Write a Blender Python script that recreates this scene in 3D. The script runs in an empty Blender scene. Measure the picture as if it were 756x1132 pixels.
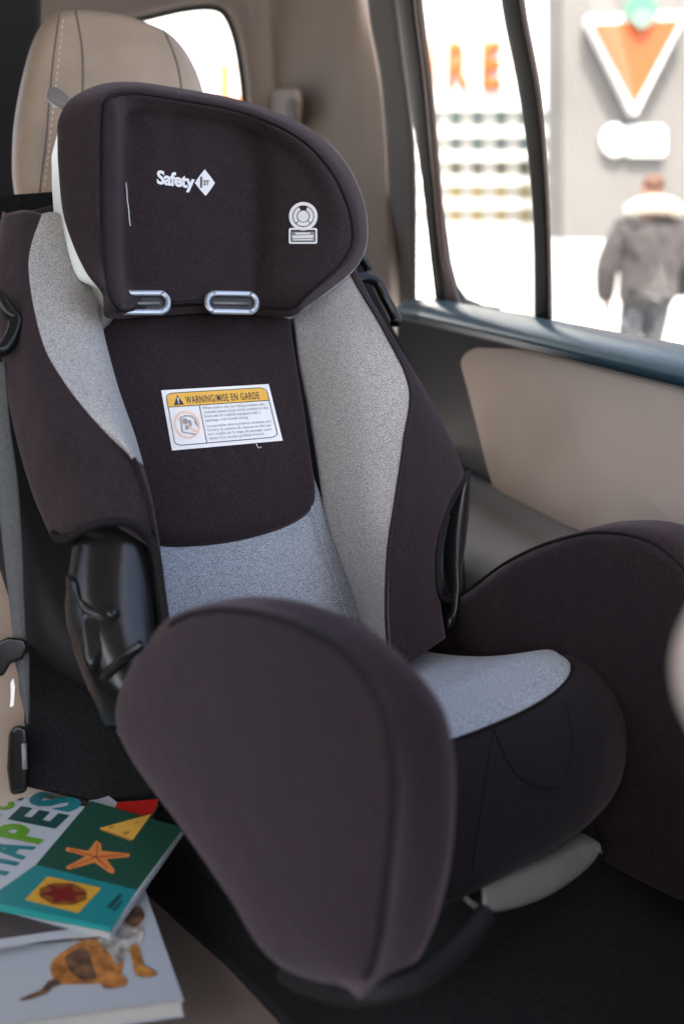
import bpy, bmesh, math, random
from mathutils import Vector, Matrix
from mathutils.bvhtree import BVHTree
random.seed(7)
S = bpy.context.scene
COL = S.collection
# ------------------------------------------------------------------ camera frame (used to measure the place)
F, PW, PH = 1150.0, 756, 1132
PSI, PIT = math.radians(18.5), math.radians(16)
CAM = Vector((0, 0, 1.4))
fw = Vector((math.sin(PSI)*math.cos(PIT), math.cos(PSI)*math.cos(PIT), -math.sin(PIT)))
rt = Vector((math.cos(PSI), -math.sin(PSI), 0))
uv = rt.cross(fw)
def ray(x, y): return fw + rt*((x-378)/F) + uv*((566-y)/F)
PHI, REC = math.radians(20), math.radians(33)
L = CAM + ray(245, 460)*1.0                       # centre of the back pad: origin of the seat
EX = Vector((math.cos(PHI), math.sin(PHI), 0)); EY = Vector((-math.sin(PHI), math.cos(PHI), 0)); EZ = Vector((0, 0, 1))
UP = EY*math.sin(REC) + EZ*math.cos(REC); NN = EX.cross(UP)
def plane(px, py, P0, nrm):
    d = ray(px, py); return CAM + d*((P0-CAM).dot(nrm)/d.dot(nrm))
def Bp(px, py, n): return plane(px, py, L + NN*(n/100), NN)          # measured on a plane n cm out from the reclined back
def Bl(x, u, n): return L + (EX*x + UP*u + NN*n)/100
def Sl(x, y, z): return L + (EX*x + EY*y + EZ*z)/100
def Sx(px, py, x): return plane(px, py, L + EX*(x/100), EX)
def Sy(px, py, y): return plane(px, py, L + EY*(y/100), EY)
def Sz(px, py, z): return plane(px, py, L + EZ*(z/100), EZ)
def Wx(px, py, x): return plane(px, py, Vector((x, 0, 0)), Vector((1, 0, 0)))
def Wy(px, py, y): return plane(px, py, Vector((0, y, 0)), Vector((0, 1, 0)))
def Wz(px, py, z): return plane(px, py, Vector((0, 0, z)), Vector((0, 0, 1)))
HH = Vector((math.sin(PSI), math.cos(PSI), 0))
def Dp(px, py, d): return plane(px, py, CAM + HH*d, HH)              # upright plane d metres ahead
def Tp(px, py, t): return CAM + ray(px, py)*t
def loc(P):                                                          # world -> seat cm
    d = (P-L)*100; return Vector((d.dot(EX), d.dot(EY), d.dot(EZ)))

# ------------------------------------------------------------------ materials
def mat(name, col, rough=0.6, metal=0.0, spec=0.5, sheen=0.0, coat=0.0, noise=None, bump=None, emit=None, sheen_tint=None, cols=None):
    """noise=(scale, amount): mottles the colour; bump=(scale, strength, distance)"""
    m = bpy.data.materials.new(name); m.use_nodes = True
    nt = m.node_tree; b = nt.nodes['Principled BSDF']
    b.inputs['Base Color'].default_value = (*col, 1); b.inputs['Roughness'].default_value = rough
    b.inputs['Metallic'].default_value = metal; b.inputs['Specular IOR Level'].default_value = spec
    b.inputs['Sheen Weight'].default_value = sheen; b.inputs['Coat Weight'].default_value = coat
    if sheen_tint: b.inputs['Sheen Tint'].default_value = (*sheen_tint, 1)
    b.inputs['Sheen Roughness'].default_value = 0.45
    tc = nt.nodes.new('ShaderNodeTexCoord')
    if noise:
        n = nt.nodes.new('ShaderNodeTexNoise'); n.inputs['Scale'].default_value = noise[0]; n.inputs['Detail'].default_value = noise[2] if len(noise) > 2 else 4
        r = nt.nodes.new('ShaderNodeValToRGB')
        a = noise[1]
        lo = cols[0] if cols else tuple(c*(1-a) for c in col); hi = cols[1] if cols else tuple(min(1, c*(1+a)) for c in col)
        r.color_ramp.elements[0].position = 0.36; r.color_ramp.elements[0].color = (*lo, 1)
        r.color_ramp.elements[1].position = 0.64; r.color_ramp.elements[1].color = (*hi, 1)
        nt.links.new(tc.outputs['Object'], n.inputs['Vector']); nt.links.new(n.outputs['Fac'], r.inputs['Fac'])
        nt.links.new(r.outputs['Color'], b.inputs['Base Color'])
    if bump:
        n2 = nt.nodes.new('ShaderNodeTexNoise'); n2.inputs['Scale'].default_value = bump[0]; n2.inputs['Detail'].default_value = 3
        bm_ = nt.nodes.new('ShaderNodeBump'); bm_.inputs['Strength'].default_value = bump[1]; bm_.inputs['Distance'].default_value = bump[2]
        nt.links.new(tc.outputs['Object'], n2.inputs['Vector']); nt.links.new(n2.outputs['Fac'], bm_.inputs['Height'])
        nt.links.new(bm_.outputs['Normal'], b.inputs['Normal'])
        if len(bump) > 3:      # a second, broad bump: soft puckers
            n3 = nt.nodes.new('ShaderNodeTexNoise'); n3.inputs['Scale'].default_value = bump[3]; n3.inputs['Detail'].default_value = 2
            b3 = nt.nodes.new('ShaderNodeBump'); b3.inputs['Strength'].default_value = bump[4]; b3.inputs['Distance'].default_value = bump[5]
            nt.links.new(tc.outputs['Object'], n3.inputs['Vector']); nt.links.new(n3.outputs['Fac'], b3.inputs['Height'])
            nt.links.new(b3.outputs['Normal'], bm_.inputs['Normal'])
    if emit:
        b.inputs['Emission Color'].default_value = (*emit[:3], 1); b.inputs['Emission Strength'].default_value = emit[3]
    return m
M = {}
M['fab'] = mat('black_fabric', (0.0250, 0.0176, 0.0198), 0.88, spec=0.12, sheen=0.17, sheen_tint=(0.80, 0.66, 0.72), noise=(700, 0.38, 5), bump=(1000, 0.5, 0.0008, 24, 0.45, 0.005))
M['piping'] = mat('dark_piping', (0.010, 0.0085, 0.009), 0.7, spec=0.15, sheen=0.0)
M['grey'] = mat('heather_fabric', (0.36, 0.355, 0.35), 0.9, spec=0.2, sheen=0.12, noise=(950, 0.5, 5), cols=((0.18, 0.178, 0.175), (0.56, 0.545, 0.52)), bump=(1100, 0.4, 0.0008))
M['grey_skylit'] = mat('heather_fabric_skylit', (0.30, 0.34, 0.39), 0.9, spec=0.2, sheen=0.12, noise=(950, 0.5, 5), cols=((0.13, 0.155, 0.19), (0.45, 0.50, 0.55)), bump=(1100, 0.4, 0.0007))  # same heather grey with blue sky light put into its colour
M['shell'] = mat('white_plastic', (0.74, 0.76, 0.72), 0.45, noise=(14, 0.05))
M['gloss'] = mat('gloss_black_plastic', (0.009, 0.0093, 0.009), 0.22, spec=0.32, bump=(60, 0.05, 0.001))
M['matblk'] = mat('matte_black_plastic', (0.012, 0.012, 0.0125), 0.65, spec=0.25, bump=(500, 0.2, 0.0005))
M['greyplas'] = mat('grey_plastic', (0.20, 0.20, 0.195), 0.42, noise=(25, 0.08))
M['chrome'] = mat('bright_plated_plastic', (0.44, 0.47, 0.50), 0.36, metal=0.7)
M['beige'] = mat('beige_leather', (0.36, 0.285, 0.22), 0.55, spec=0.4, noise=(18, 0.07), bump=(420, 0.25, 0.0008, 12, 0.25, 0.006))
M['beigetrim'] = mat('beige_trim', (0.24, 0.20, 0.17), 0.7, spec=0.3, noise=(9, 0.05), bump=(700, 0.25, 0.0005))
M['insert'] = mat('beige_door_insert', (0.72, 0.59, 0.49), 0.62, spec=0.35, noise=(7, 0.05), bump=(500, 0.2, 0.0005, 5, 0.2, 0.01))
M['doorblk'] = mat('charcoal_door_plastic', (0.009, 0.011, 0.013), 0.45, spec=0.3, bump=(600, 0.25, 0.0006))
M['rubber'] = mat('dark_rubber', (0.02, 0.019, 0.018), 0.55, spec=0.4)
M['seal'] = mat('grey_seal', (0.10, 0.095, 0.092), 0.8, bump=(900, 0.5, 0.001))
M['sealbrown'] = mat('brown_frame_edge', (0.10, 0.07, 0.062), 0.35, spec=0.5)
M['paint'] = mat('white_car_paint', (0.78, 0.80, 0.76), 0.25, coat=0.5)
M['strap'] = mat('grey_webbing', (0.085, 0.09, 0.09), 0.7, spec=0.3, noise=(900, 0.25), bump=(900, 0.6, 0.001))
M['label'] = mat('label_paper', (0.86, 0.86, 0.83), 0.5, noise=(30, 0.03))
M['yellow'] = mat('label_yellow', (0.85, 0.47, 0.05), 0.5)
M['ink'] = mat('dark_ink', (0.035, 0.035, 0.04), 0.6)
M['inksoft'] = mat('pale_ink', (0.30, 0.30, 0.31), 0.6)
M['inkpink'] = mat('peach_ink', (0.86, 0.60, 0.45), 0.6)
M['print'] = mat('white_print', (0.80, 0.82, 0.83), 0.55)
M['printgrey'] = mat('grey_print', (0.26, 0.255, 0.24), 0.6)

# ------------------------------------------------------------------ object helpers
def empty(name, P, label, cat, group=None):
    o = bpy.data.objects.new(name, None); COL.objects.link(o); o.location = P
    o.empty_display_size = 0.05
    o['label'] = label; o['category'] = cat
    if group: o['group'] = group
    return o
ORG = {}
def origin(o):
    P = Vector((0, 0, 0))
    while o is not None: P = P + o.location; o = o.parent
    return P
def link(name, me, m, parent=None, smooth=True):
    o = bpy.data.objects.new(name, me); COL.objects.link(o)
    c = sum((v.co for v in me.vertices), Vector())/max(1, len(me.vertices))
    me.transform(Matrix.Translation(-c))
    if parent is not None:
        o.parent = parent; o.location = c - origin(parent)
    else: o.location = c
    if isinstance(m, (list, tuple)):
        for q in m: me.materials.append(q)
    else: me.materials.append(m)
    if smooth:
        for p in me.polygons: p.use_smooth = True
    return o
def tag(o, label, cat, group=None):
    o['label'] = label; o['category'] = cat
    if group: o['group'] = group
    return o
def struct(o): o['kind'] = 'structure'; return o
def bmesh_obj(name, bm, m, parent=None, smooth=True, recalc=True):
    if recalc: bmesh.ops.recalc_face_normals(bm, faces=bm.faces)
    me = bpy.data.meshes.new(name); bm.to_mesh(me); bm.free()
    return link(name, me, m, parent, smooth)
def cr1(p0, p1, p2, p3, t):
    return 0.5*((2*p1) + (p2-p0)*t + (2*p0-5*p1+4*p2-p3)*t*t + (3*p1-p0-3*p2+p3)*t*t*t)
def cr(pts, n, closed=False):
    """n samples of a Catmull-Rom curve, even in parameter"""
    k = len(pts); out = []
    segs = k if closed else k-1
    for i in range(n):
        s = i*segs/(n if closed else n-1); j = min(int(s), segs-1); t = s-j
        if closed: a, b, c, d = pts[(j-1) % k], pts[j % k], pts[(j+1) % k], pts[(j+2) % k]
        else: a, b, c, d = pts[max(j-1, 0)], pts[j], pts[j+1], pts[min(j+2, k-1)]
        out.append(cr1(a, b, c, d, t))
    return out
def grid_pts(rows, nu, nv):
    """rows of control points -> nu x nv smooth points"""
    rr = [cr(r, nv) for r in rows]
    cols = [cr([r[j] for r in rr], nu) for j in range(nv)]
    return [[cols[j][i] for j in range(nv)] for i in range(nu)]
def patch(name, rows, nu, nv, m, parent, thick=0.004, away=None):
    """smooth sheet through control rows, given real thickness on its hidden side"""
    g = grid_pts(rows, nu, nv)
    bm = bmesh.new()
    V = [[bm.verts.new(p) for p in r] for r in g]
    for i in range(nu-1):
        for j in range(nv-1): bm.faces.new((V[i][j], V[i][j+1], V[i+1][j+1], V[i+1][j]))
    bmesh.ops.recalc_face_normals(bm, faces=bm.faces); bm.normal_update()
    mid = V[nu//2][nv//2]
    if mid.normal.dot((away or CAM) - mid.co) < 0: bmesh.ops.reverse_faces(bm, faces=bm.faces)
    o = bmesh_obj(name, bm, m, parent, recalc=False)
    if thick:
        s = o.modifiers.new('thickness', 'SOLIDIFY'); s.thickness = thick; s.offset = -1
    return o
def skin_loops(name, loops, m, parent, cap0=True, cap1=True):
    bm = bmesh.new(); V = [[bm.verts.new(p) for p in l] for l in loops]; k = len(loops[0])
    for a, b in zip(V, V[1:]):
        for i in range(k): bm.faces.new((a[i], a[(i+1) % k], b[(i+1) % k], b[i]))
    for flag, l in ((cap0, V[0]), (cap1, V[-1])):
        if flag:
            c = bm.verts.new(sum((v.co for v in l), Vector())/k)
            for i in range(k): bm.faces.new((l[i], l[(i+1) % k], c))
    return bmesh_obj(name, bm, m, parent)
def tube_bm(bm, pts, r, closed=False, seg=10, flat=1.0, axis=None):
    k = len(pts); rings = []
    prev = None
    for i, p in enumerate(pts):
        a = pts[(i-1) % k] if closed else pts[max(i-1, 0)]; b = pts[(i+1) % k] if closed else pts[min(i+1, k-1)]
        t = (b-a).normalized()
        if axis is not None: u = (axis - t*axis.dot(t)).normalized()
        else:
            u = prev - t*prev.dot(t) if prev is not None else t.orthogonal()
            u.normalize()
        prev = u; w = t.cross(u)
        rad = r[i] if isinstance(r, (list, tuple)) else r
        rings.append([bm.verts.new(p + (u*math.cos(q)*flat + w*math.sin(q))*rad) for q in [2*math.pi*s/seg for s in range(seg)]])
    for i in range(k if closed else k-1):
        a, b = rings[i], rings[(i+1) % k]
        for s in range(seg): bm.faces.new((a[s], a[(s+1) % seg], b[(s+1) % seg], b[s]))
    if not closed:
        bm.faces.new(rings[0][::-1]); bm.faces.new(rings[-1])
def tube(name, pts, r, m, parent=None, closed=False, seg=10, flat=1.0, axis=None):
    bm = bmesh.new(); tube_bm(bm, pts, r, closed, seg, flat, axis); return bmesh_obj(name, bm, m, parent)
def lerp_loop(A, B, t): return [a.lerp(b, t) for a, b in zip(A, B)]
def scale_loop(A, s, c=None):
    c = c or sum(A, Vector())/len(A); return [c + (a-c)*s for a in A]
def shift(A, v): return [a+v for a in A]
def pillow(name, outline, nrm, thick, m, parent, edge=0.25, puff=0.0, n=72, rings=6, closed_cr=True):
    """soft slab: outline (3D, roughly flat) is its widest section; front bulges along nrm"""
    o = cr(outline, n, True) if closed_cr else outline
    c = sum(o, Vector())/len(o)
    loops = []
    def lev(s, h): return [c + (p-c)*s + nrm*h for p in o]
    loops.append(lev(1-edge*0.55, -thick))
    for k in range(5):
        a = math.pi/2*(k+0.0)/4
        loops.append(lev(1-edge*0.55*(1-math.sin(a)), -thick*0.5 - thick*0.5*math.cos(a)))
    for k in range(1, rings+1):
        a = math.pi/2*k/rings
        loops.append(lev(1-edge*(1-math.cos(a)), -thick*0.5 + thick*0.5*math.sin(a)))
    s0 = 1-edge
    for k in (0.75, 0.5, 0.25):
        loops.append(lev(s0*k, puff*(1-k*k)))
    return skin_loops(name, loops, m, parent)
def prism(name, outline, vec, m, parent=None, bevel=0.0, seg=3, smooth=True):
    """solid: polygon pushed along vec, edges rounded"""
    bm = bmesh.new(); vs = [bm.verts.new(p) for p in outline]; f = bm.faces.new(vs)
    r = bmesh.ops.extrude_face_region(bm, geom=[f]); bmesh.ops.translate(bm, verts=[e for e in r['geom'] if isinstance(e, bmesh.types.BMVert)], vec=vec)
    o = bmesh_obj(name, bm, m, parent, smooth=False)
    if bevel:
        b = o.modifiers.new('rounded', 'BEVEL'); b.width = bevel; b.segments = seg; b.limit_method = 'ANGLE'; b.angle_limit = math.radians(50)
        for p in o.data.polygons: p.use_smooth = smooth
        w = o.modifiers.new('normals', 'WEIGHTED_NORMAL'); w.keep_sharp = True
    return o
def box_bm(bm, P0, P1):
    v = [bm.verts.new((x, y, z)) for x in (P0[0], P1[0]) for y in (P0[1], P1[1]) for z in (P0[2], P1[2])]
    for q in ((0, 1, 3, 2), (4, 6, 7, 5), (0, 4, 5, 1), (2, 3, 7, 6), (0, 2, 6, 4), (1, 5, 7, 3)): bm.faces.new([v[i] for i in q])
def bvh_of(o):
    dg = bpy.context.evaluated_depsgraph_get(); ev = o.evaluated_get(dg); me = ev.to_mesh()
    bpy.context.view_layer.update()
    Mx = Matrix.Translation(origin(o))
    t = BVHTree.FromPolygons([Mx @ v.co for v in me.vertices], [tuple(p.vertices) for p in me.polygons]); ev.to_mesh_clear(); return t
def text_mesh(s, bold=0.0, align='LEFT', spacing=1.0):
    c = bpy.data.curves.new('lettering', 'FONT'); c.body = s; c.size = 1; c.offset = bold; c.align_x = align; c.space_character = spacing; c.resolution_u = 3
    o = bpy.data.objects.new('lettering', c); COL.objects.link(o); bpy.context.view_layer.update()
    me = bpy.data.meshes.new_from_object(o.evaluated_get(bpy.context.evaluated_depsgraph_get()))
    bpy.data.objects.remove(o); bpy.data.curves.remove(c); return me
def flat_sheet(name, me, fn, m, parent, depth=None):
    """a flat mesh (xy) laid onto the place by fn(x, y)"""
    for v in me.vertices: v.co = fn(v.co.x, v.co.y)
    o = link(name, me, m, parent, smooth=False)
    return o
def poly_mesh(name, polys):
    bm = bmesh.new()
    for p in polys:
        try: bm.faces.new([bm.verts.new((x, y, 0)) for x, y in p])
        except ValueError: pass
    me = bpy.data.meshes.new(name); bm.to_mesh(me); bm.free(); return me
def ring_poly(cx, cy, r0, r1, a0=0, a1=360, n=40, sx=1):
    P = []
    for i in range(n):
        a, b = math.radians(a0+(a1-a0)*i/n), math.radians(a0+(a1-a0)*(i+1)/n)
        P.append([(cx+sx*r0*math.cos(a), cy+r0*math.sin(a)), (cx+sx*r1*math.cos(a), cy+r1*math.sin(a)), (cx+sx*r1*math.cos(b), cy+r1*math.sin(b)), (cx+sx*r0*math.cos(b), cy+r0*math.sin(b))])
    return P
def disc_poly(cx, cy, r, n=40, sx=1): return [[(cx+sx*r*math.cos(2*math.pi*i/n), cy+r*math.sin(2*math.pi*i/n)) for i in range(n)]]
def rrect(x0, y0, x1, y1, r, n=6):
    P = []
    for cx, cy, a0 in ((x1-r, y1-r, 0), (x0+r, y1-r, 90), (x0+r, y0+r, 180), (x1-r, y0+r, 270)):
        for i in range(n+1):
            a = math.radians(a0+90*i/n); P.append((cx+r*math.cos(a), cy+r*math.sin(a)))
    return P
def on_surface(bvh, px, py, off):
    d = ray(px, py).normalized(); h = bvh.ray_cast(CAM, d)
    return (h[0] + (h[1] if h[1].dot(d) < 0 else -h[1])*off) if h[0] is not None else None

# ================================================================== CHILD SEAT
seat = empty('child_car_seat', Sl(0, -10, -38), 'black and heather grey child car seat with padded wings, standing on the rear bench', 'child seat')

# --- reclined back: heather grey panel behind the pad
patch('back_panel', [[Bl(x, u, -2.2 + 0.0*abs(x)) for x in (-13, -7, 0, 5, 9.5)] for u in (14, 4, -6, -16, -22, -28)], 30, 24, M['grey_skylit'], seat, 0.01)
# --- bolsters. columns: valley, mid, seam | outer silhouette, rear
RB = [((300, 262, -2.4), (335, 255, -1.5), (362, 255, -0.5), (378, 262, -1.5)),
      ((322, 340, -2), (362, 325, 0.5), (395, 315, 2.5), (402, 322, 1.2)),
      ((330, 400, -2), (380, 385, 3.6), (425, 366, 6.4), (433, 378, 5.5)),
      ((340, 450, -2), (398, 435, 4.8), (453, 427, 8), (473, 440, 5)),
      ((350, 510, -2), (402, 500, 4.6), (447, 487, 8), (512, 520, 3.5)),
      ((360, 570, -2), (402, 562, 4.4), (437, 555, 7.6), (498, 556, 5)),
      ((376, 620, -2), (408, 616, 4), (429, 610, 7), (483, 605, 5.5)),
      ((393, 670, -2), (415, 670, 3.5), (427, 680, 6.5), (486, 660, 5.0)),
      ((405, 730, -2), (420, 735, 3.2), (432, 745, 6), (492, 705, 4.5))]
patch('side_bolster_lining', [[Bp(*q) for q in r[:3]] for r in RB], 60, 20, M['grey'], seat, 0.002)
rb_rows = []
for i, r in enumerate(RB):
    a, b = Bp(*r[2]), Bp(*r[3]); mid = a.lerp(b, 0.5) + NN*0.006
    back = b - NN*0.06 - EX*0.004
    rb_rows.append([a, mid, b, b.lerp(back, 0.4)+EX*0.006, back])
patch('side_bolster', rb_rows, 60, 30, M['fab'], seat, 0.003)
tube('bolster_seam', cr([Bp(*r[2]) for r in RB], 60), 0.0019, M['fab'], seat, seg=6)
tube('panel_seam', cr([Bl(7.6, -8, -1.6), Bl(7.4, -14, -1.6), Bl(7.2, -20, -1.6), Bl(7, -26, -1.6)], 20), 0.0010, M['grey_skylit'], seat, seg=6)
# left one, seen from outside
LB = [  # seam, mid, silhouette
      ((47, 236, 0.5), (28, 232, -0.5), (6, 236, -3.5)),
      ((32, 290, 1.5), (18, 296, 0.5), (-2, 300, -2.5)),
      ((45, 370, 4.5), (28, 380, 3.2), (4, 385, -1)),
      ((70, 420, 6.5), (42, 432, 5.2), (12, 440, 0)),
      ((108, 468, 8), (62, 484, 7), (24, 495, 1)),
      ((146, 506, 8), (92, 520, 8), (40, 545, 1)),
      ((160, 548, 8), (106, 558, 8.6), (52, 575, 1)),
      ((170, 604, 8), (120, 577, 9.2), (60, 592, 1.5))]
rows = []
for r in LB:
    a, m_, s_ = [Bp(*q) for q in r]; rows.append([a, m_, s_, s_ - NN*0.03 + UP*0.022 + EX*0.012])
rows.append([Bp(184, 700, 7.5), Bp(179, 690, 7.0), Bp(176, 690, 6.0), Bp(174, 690, 5.0)])
LBrows = rows[:-1]
patch('side_bolster', LBrows, 60, 30, M['fab'], seat, 0.003)
inner = [((47, 236, 0.5), (66, 236, 0), (95, 262, -2.2)), ((32, 290, 1.5), (82, 285, 0.8), (110, 300, -2.2)), ((45, 370, 4.5), (104, 352, 3), (118, 380, -2)),
         ((70, 420, 6.5), (122, 422, 5), (132, 430, -2)), ((108, 468, 8), (137, 474, 7.5), (150, 480, -2)), ((146, 506, 8), (149, 507, 7.8), (160, 515, -2)),
         ((160, 548, 8), (163, 550, 7.5), (170, 555, -2)), ((170, 604, 8), (174, 606, 7.5), (178, 610, -2)), ((182, 690, 7.5), (184, 690, 7), (186, 690, -2))]
patch('side_bolster_lining', [[Bp(*q) for q in r] for r in inner[:6]], 60, 24, M['grey'], seat, 0.002)
patch('bolster_lip', [[Bp(*r[0]), Bp(*r[1]).lerp(Bp(*r[0]), .5)+NN*.001, Bp(*r[1]), Bp(*r[2])] for r in inner[5:]], 30, 14, M['fab'], seat, 0.002)
# hems
hemL = [Bp(60, 590, 1.7), Bp(66, 596, 3), Bp(78, 594, 5.5), Bp(96, 584, 8), Bp(120, 577, 9.3), Bp(145, 580, 9.2), Bp(164, 594, 8.6), Bp(173, 615, 8.2), Bp(178, 650, 7.8), Bp(184, 695, 7.5)]
tube('hem_piping', cr(hemL, 60), 0.0038, M['piping'], seat)
hemR = [Bp(513, 528, 3.5), Bp(503, 548, 4.8), Bp(492, 570, 5.3), Bp(485, 600, 5.7), Bp(484, 635, 5.7), Bp(488, 660, 5.2), Bp(500, 664, 3.2)]
tube('hem_piping', cr(hemR, 40), 0.0035, M['piping'], seat)
# --- back shell of black plastic behind everything
ol = [Bl(x, u, -7) for x, u in ((-13, 27), (-19, 22), (-21, 10), (-21, -6), (-20, -16), (-14, -22), (0, -24), (14, -22), (20, -14), (21, -2), (21, 8), (17, 20), (12, 27), (0, 30))]
pillow('back_shell', ol, NN, 0.06, M['matblk'], seat, edge=0.12, n=80)
# --- centre pad
padol = [(95, 300), (97, 345), (108, 390), (125, 440), (145, 500), (158, 550), (166, 585), (178, 597), (205, 600), (255, 596), (300, 586), (335, 572), (352, 556), (354, 535), (349, 500), (340, 440), (331, 385), (325, 345), (318, 300), (210, 290)]
pad = pillow('back_pad', [Bp(x, y, -0.9) for x, y in padol], NN, 0.030, M['fab'], seat, edge=0.13, puff=0.006, n=96, rings=8)

# --- headrest
C0 = (228, 222)
seam = [(115, 125, 6.8), (117, 113, 6.6), (126, 106, 6.2), (152, 103, 5.4), (200, 110, 4.4), (250, 119, 4.4), (286, 130, 5), (320, 146, 6.5), (347, 166, 8), (370, 195, 9.2), (384, 225, 9.8), (390, 250, 9.8), (389, 272, 9.6), (377, 292, 9),
        (355, 312, 8), (337, 328, 6.5), (322, 340, 4.8), (285, 338, 2.6), (230, 336, 2.2), (190, 338, 2.2), (152, 341, 2.8), (139, 343, 4.6), (130, 340, 6.2), (121, 325, 7), (117, 300, 7.2), (115, 268, 7.2), (114, 230, 7.2), (114, 180, 7.1), (114, 150, 7)]
edge = [(67, 128, 3.2), (80, 108, 2.8), (112, 93, 2.2), (150, 91, 1.2), (200, 98, 0.2), (250, 107, 0.2), (290, 119, 1), (330, 135, 2.5), (361, 156, 4), (386, 186, 5.4), (401, 220, 6.2), (406, 250, 6.4), (404, 275, 6.2), (392, 297, 5.8),
        (366, 319, 5), (342, 336, 4), (325, 347, 3), (285, 345, 1.4), (230, 343, 1.2), (190, 345, 1.2), (152, 348, 1.6), (132, 349, 3), (118, 345, 4.0), (116, 322, 4), (99, 299, 4), (84, 268, 4), (72, 230, 3.8), (67, 180, 3.6), (66, 150, 3.4)]
K = 190
def cr3(pts, n):
    v = cr([Vector(p) for p in pts], n, True); return v
sm, ed = cr3(seam, K), cr3(edge, K)
def ssmooth(a, b, x):
    t = max(0, min(1, (x-a)/(b-a))); return t*t*(3-2*t)
def nface(px, py):
    y = (py-100)/240
    crL = 141 - 4*math.sin(y*3.1)
    wl = (1-ssmooth(127, crL+2, px))*4.7
    cx = 287 - 6*abs(y-0.6)
    wr = ssmooth(cx-12, cx+22, px)*1.0 + max(0, (px-cx)/100)*7.2
    top = max(0, (135-py)/35)*1.1
    dimple = -0.6*math.exp(-((px-cx)/9)**2)*ssmooth(150, 220, py)
    fold = -0.26*math.exp(-((px-193)/9)**2)*(1-ssmooth(150, 260, py)) + 0.22*math.exp(-((px-168)/16)**2)*(1-ssmooth(140, 260, py))
    return 2.2 + wl + wr + top + dimple + fold
loops = []
for s in (0.06, 0.14, 0.22, 0.3, 0.38, 0.46, 0.54, 0.62, 0.69, 0.75, 0.80, 0.84, 0.875, 0.905, 0.93, 0.955, 0.975):
    l = []
    for p in sm:
        x, y = C0[0]+s*(p.x-C0[0]), C0[1]+s*(p.y-C0[1]); nf = nface(x, y)
        w = ssmooth(0.80, 1.0, s); l.append(Bp(x, y, nf*(1-w)+p.z*w))
    loops.append(l)
SM = [Bp(*p) for p in sm]; ED = [Bp(*p) for p in ed]
loops.append([p - NN*0.0015 for p in SM])
cov = skin_loops('headrest_cover', loops, M['fab'], seat, True, False)
rim = [[p - NN*0.002 for p in SM]]
for t, b in ((0.12, .0030), (0.3, 0.0052), (0.5, 0.0058), (0.7, 0.0046), (0.88, 0.0024), (1.0, 0.0)):
    rim.append([a.lerp(c, t) + NN*b for a, c in zip(SM, ED)])
rim.append([p - NN*0.006 for p in ED])
skin_loops('headrest_rim', rim, M['fab'], seat, False, False)
tube('seam_piping', [p - NN*0.0002 for p in SM], 0.0016, M['piping'], seat, closed=True, seg=8)
# white shell carrying it
ctr = sum(ED, Vector())/K
sh0 = [p - NN*0.004 + (p-ctr)*0.004 for p in ED]
def back(p, d): return p - NN*d
pin = [EX*(0.004 if ed[i].x < 130 else 0.0) + UP*(0.016*ssmooth(325, 338, ed[i].y)*ssmooth(118, 150, ed[i].x)*(1-ssmooth(338, 356, ed[i].x))) for i in range(K)]
ED0 = ED; ED = [p + q for p, q in zip(ED0, pin)]; sh0 = [p + q for p, q in zip(sh0, pin)]
def flare(p, n):          # the shell swells out past the cover on its left and lower left
    wl = (1-ssmooth(78, 116, p.x)) if p.y < 250 else (1-ssmooth(104, 124, p.x))
    wl *= ssmooth(118, 150, p.y)
    o = 6 + 17*ssmooth(215, 325, p.y)
    return Bp(p.x - wl*o, p.y + wl*2 - (1-wl)*0, n)
FL = [flare(p, p.z-1.4) for p in ed]; FL = [p + q for p, q in zip(FL, pin)]
FL2 = [flare(p, p.z-3.2) for p in ed]; FL2 = [p + q for p, q in zip(FL2, pin)]
sl = [[p - NN*0.03 for p in scale_loop(sh0, 0.8)], [p - NN*0.02 for p in scale_loop(sh0, 0.9)], sh0, [a.lerp(b, .6) + NN*.0015 for a, b in zip(sh0, FL)], FL, [a.lerp(b, .5) for a, b in zip(FL, FL2)], FL2,
      [back(ctr+(p-ctr)*0.97, 0.05) for p in ED], [back(ctr+(p-ctr)*0.88, 0.055) for p in ED]]
skin_loops('headrest_shell', sl, M['shell'], seat)
# belt slots under the headrest
def slot(x0, y0, x1, y1, tilt, m, n, nm):
    pts = [Vector((x, y, 0)) for x, y in rrect(x0+3, y0+3, x1-3, y1-3, (y1-y0)/2-3.4, 6)]
    P = [Bp(p.x, p.y + tilt*(p.x-x0), n) for p in pts]
    o = tube(nm, cr(P, 60, True), 0.0031, m, seat, closed=True, seg=12, flat=0.7, axis=NN)
    Q = [Bp(x, y + tilt*(x-x0), n-0.25) for x, y in rrect(x0+4, y0+4, x1-4, y1-4, (y1-y0)/2-4.6, 6)]
    prism('slot_opening', Q, -NN*0.004, M['ink'], o, smooth=False)
    bar = [Bp(x0+10, (y0+y1)/2+1, n-.12), Bp(x1-12, (y0+y1)/2+1+tilt*(x1-x0-12), n-.12)]
    tube('slot_bar', bar, 0.0014, M['greyplas'], o, seg=8)
    return o
slot(126, 321, 189, 348, 0.0, M['chrome'], 2.9, 'belt_slot')
slot(226, 321, 287, 347, 0.02, M['chrome'], 3.0, 'belt_slot')
tube('seam_cord', cr([Bp(190, 336, 2.5), Bp(208, 334, 2.75), Bp(226, 335, 2.6)], 12), 0.0022, M['piping'], seat)
# grey height adjuster peeking out over the left shoulder of the headrest
ad = [Bp(54, 95, -5), Bp(62, 94, -4.5), Bp(70, 98, -4), Bp(80, 108, -3.5), Bp(74, 116, -3.5), Bp(64, 110, -4), Bp(53, 104, -5)]
prism('height_adjuster', ad, -NN*0.012, M['greyplas'], seat, 0.004)

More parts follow.
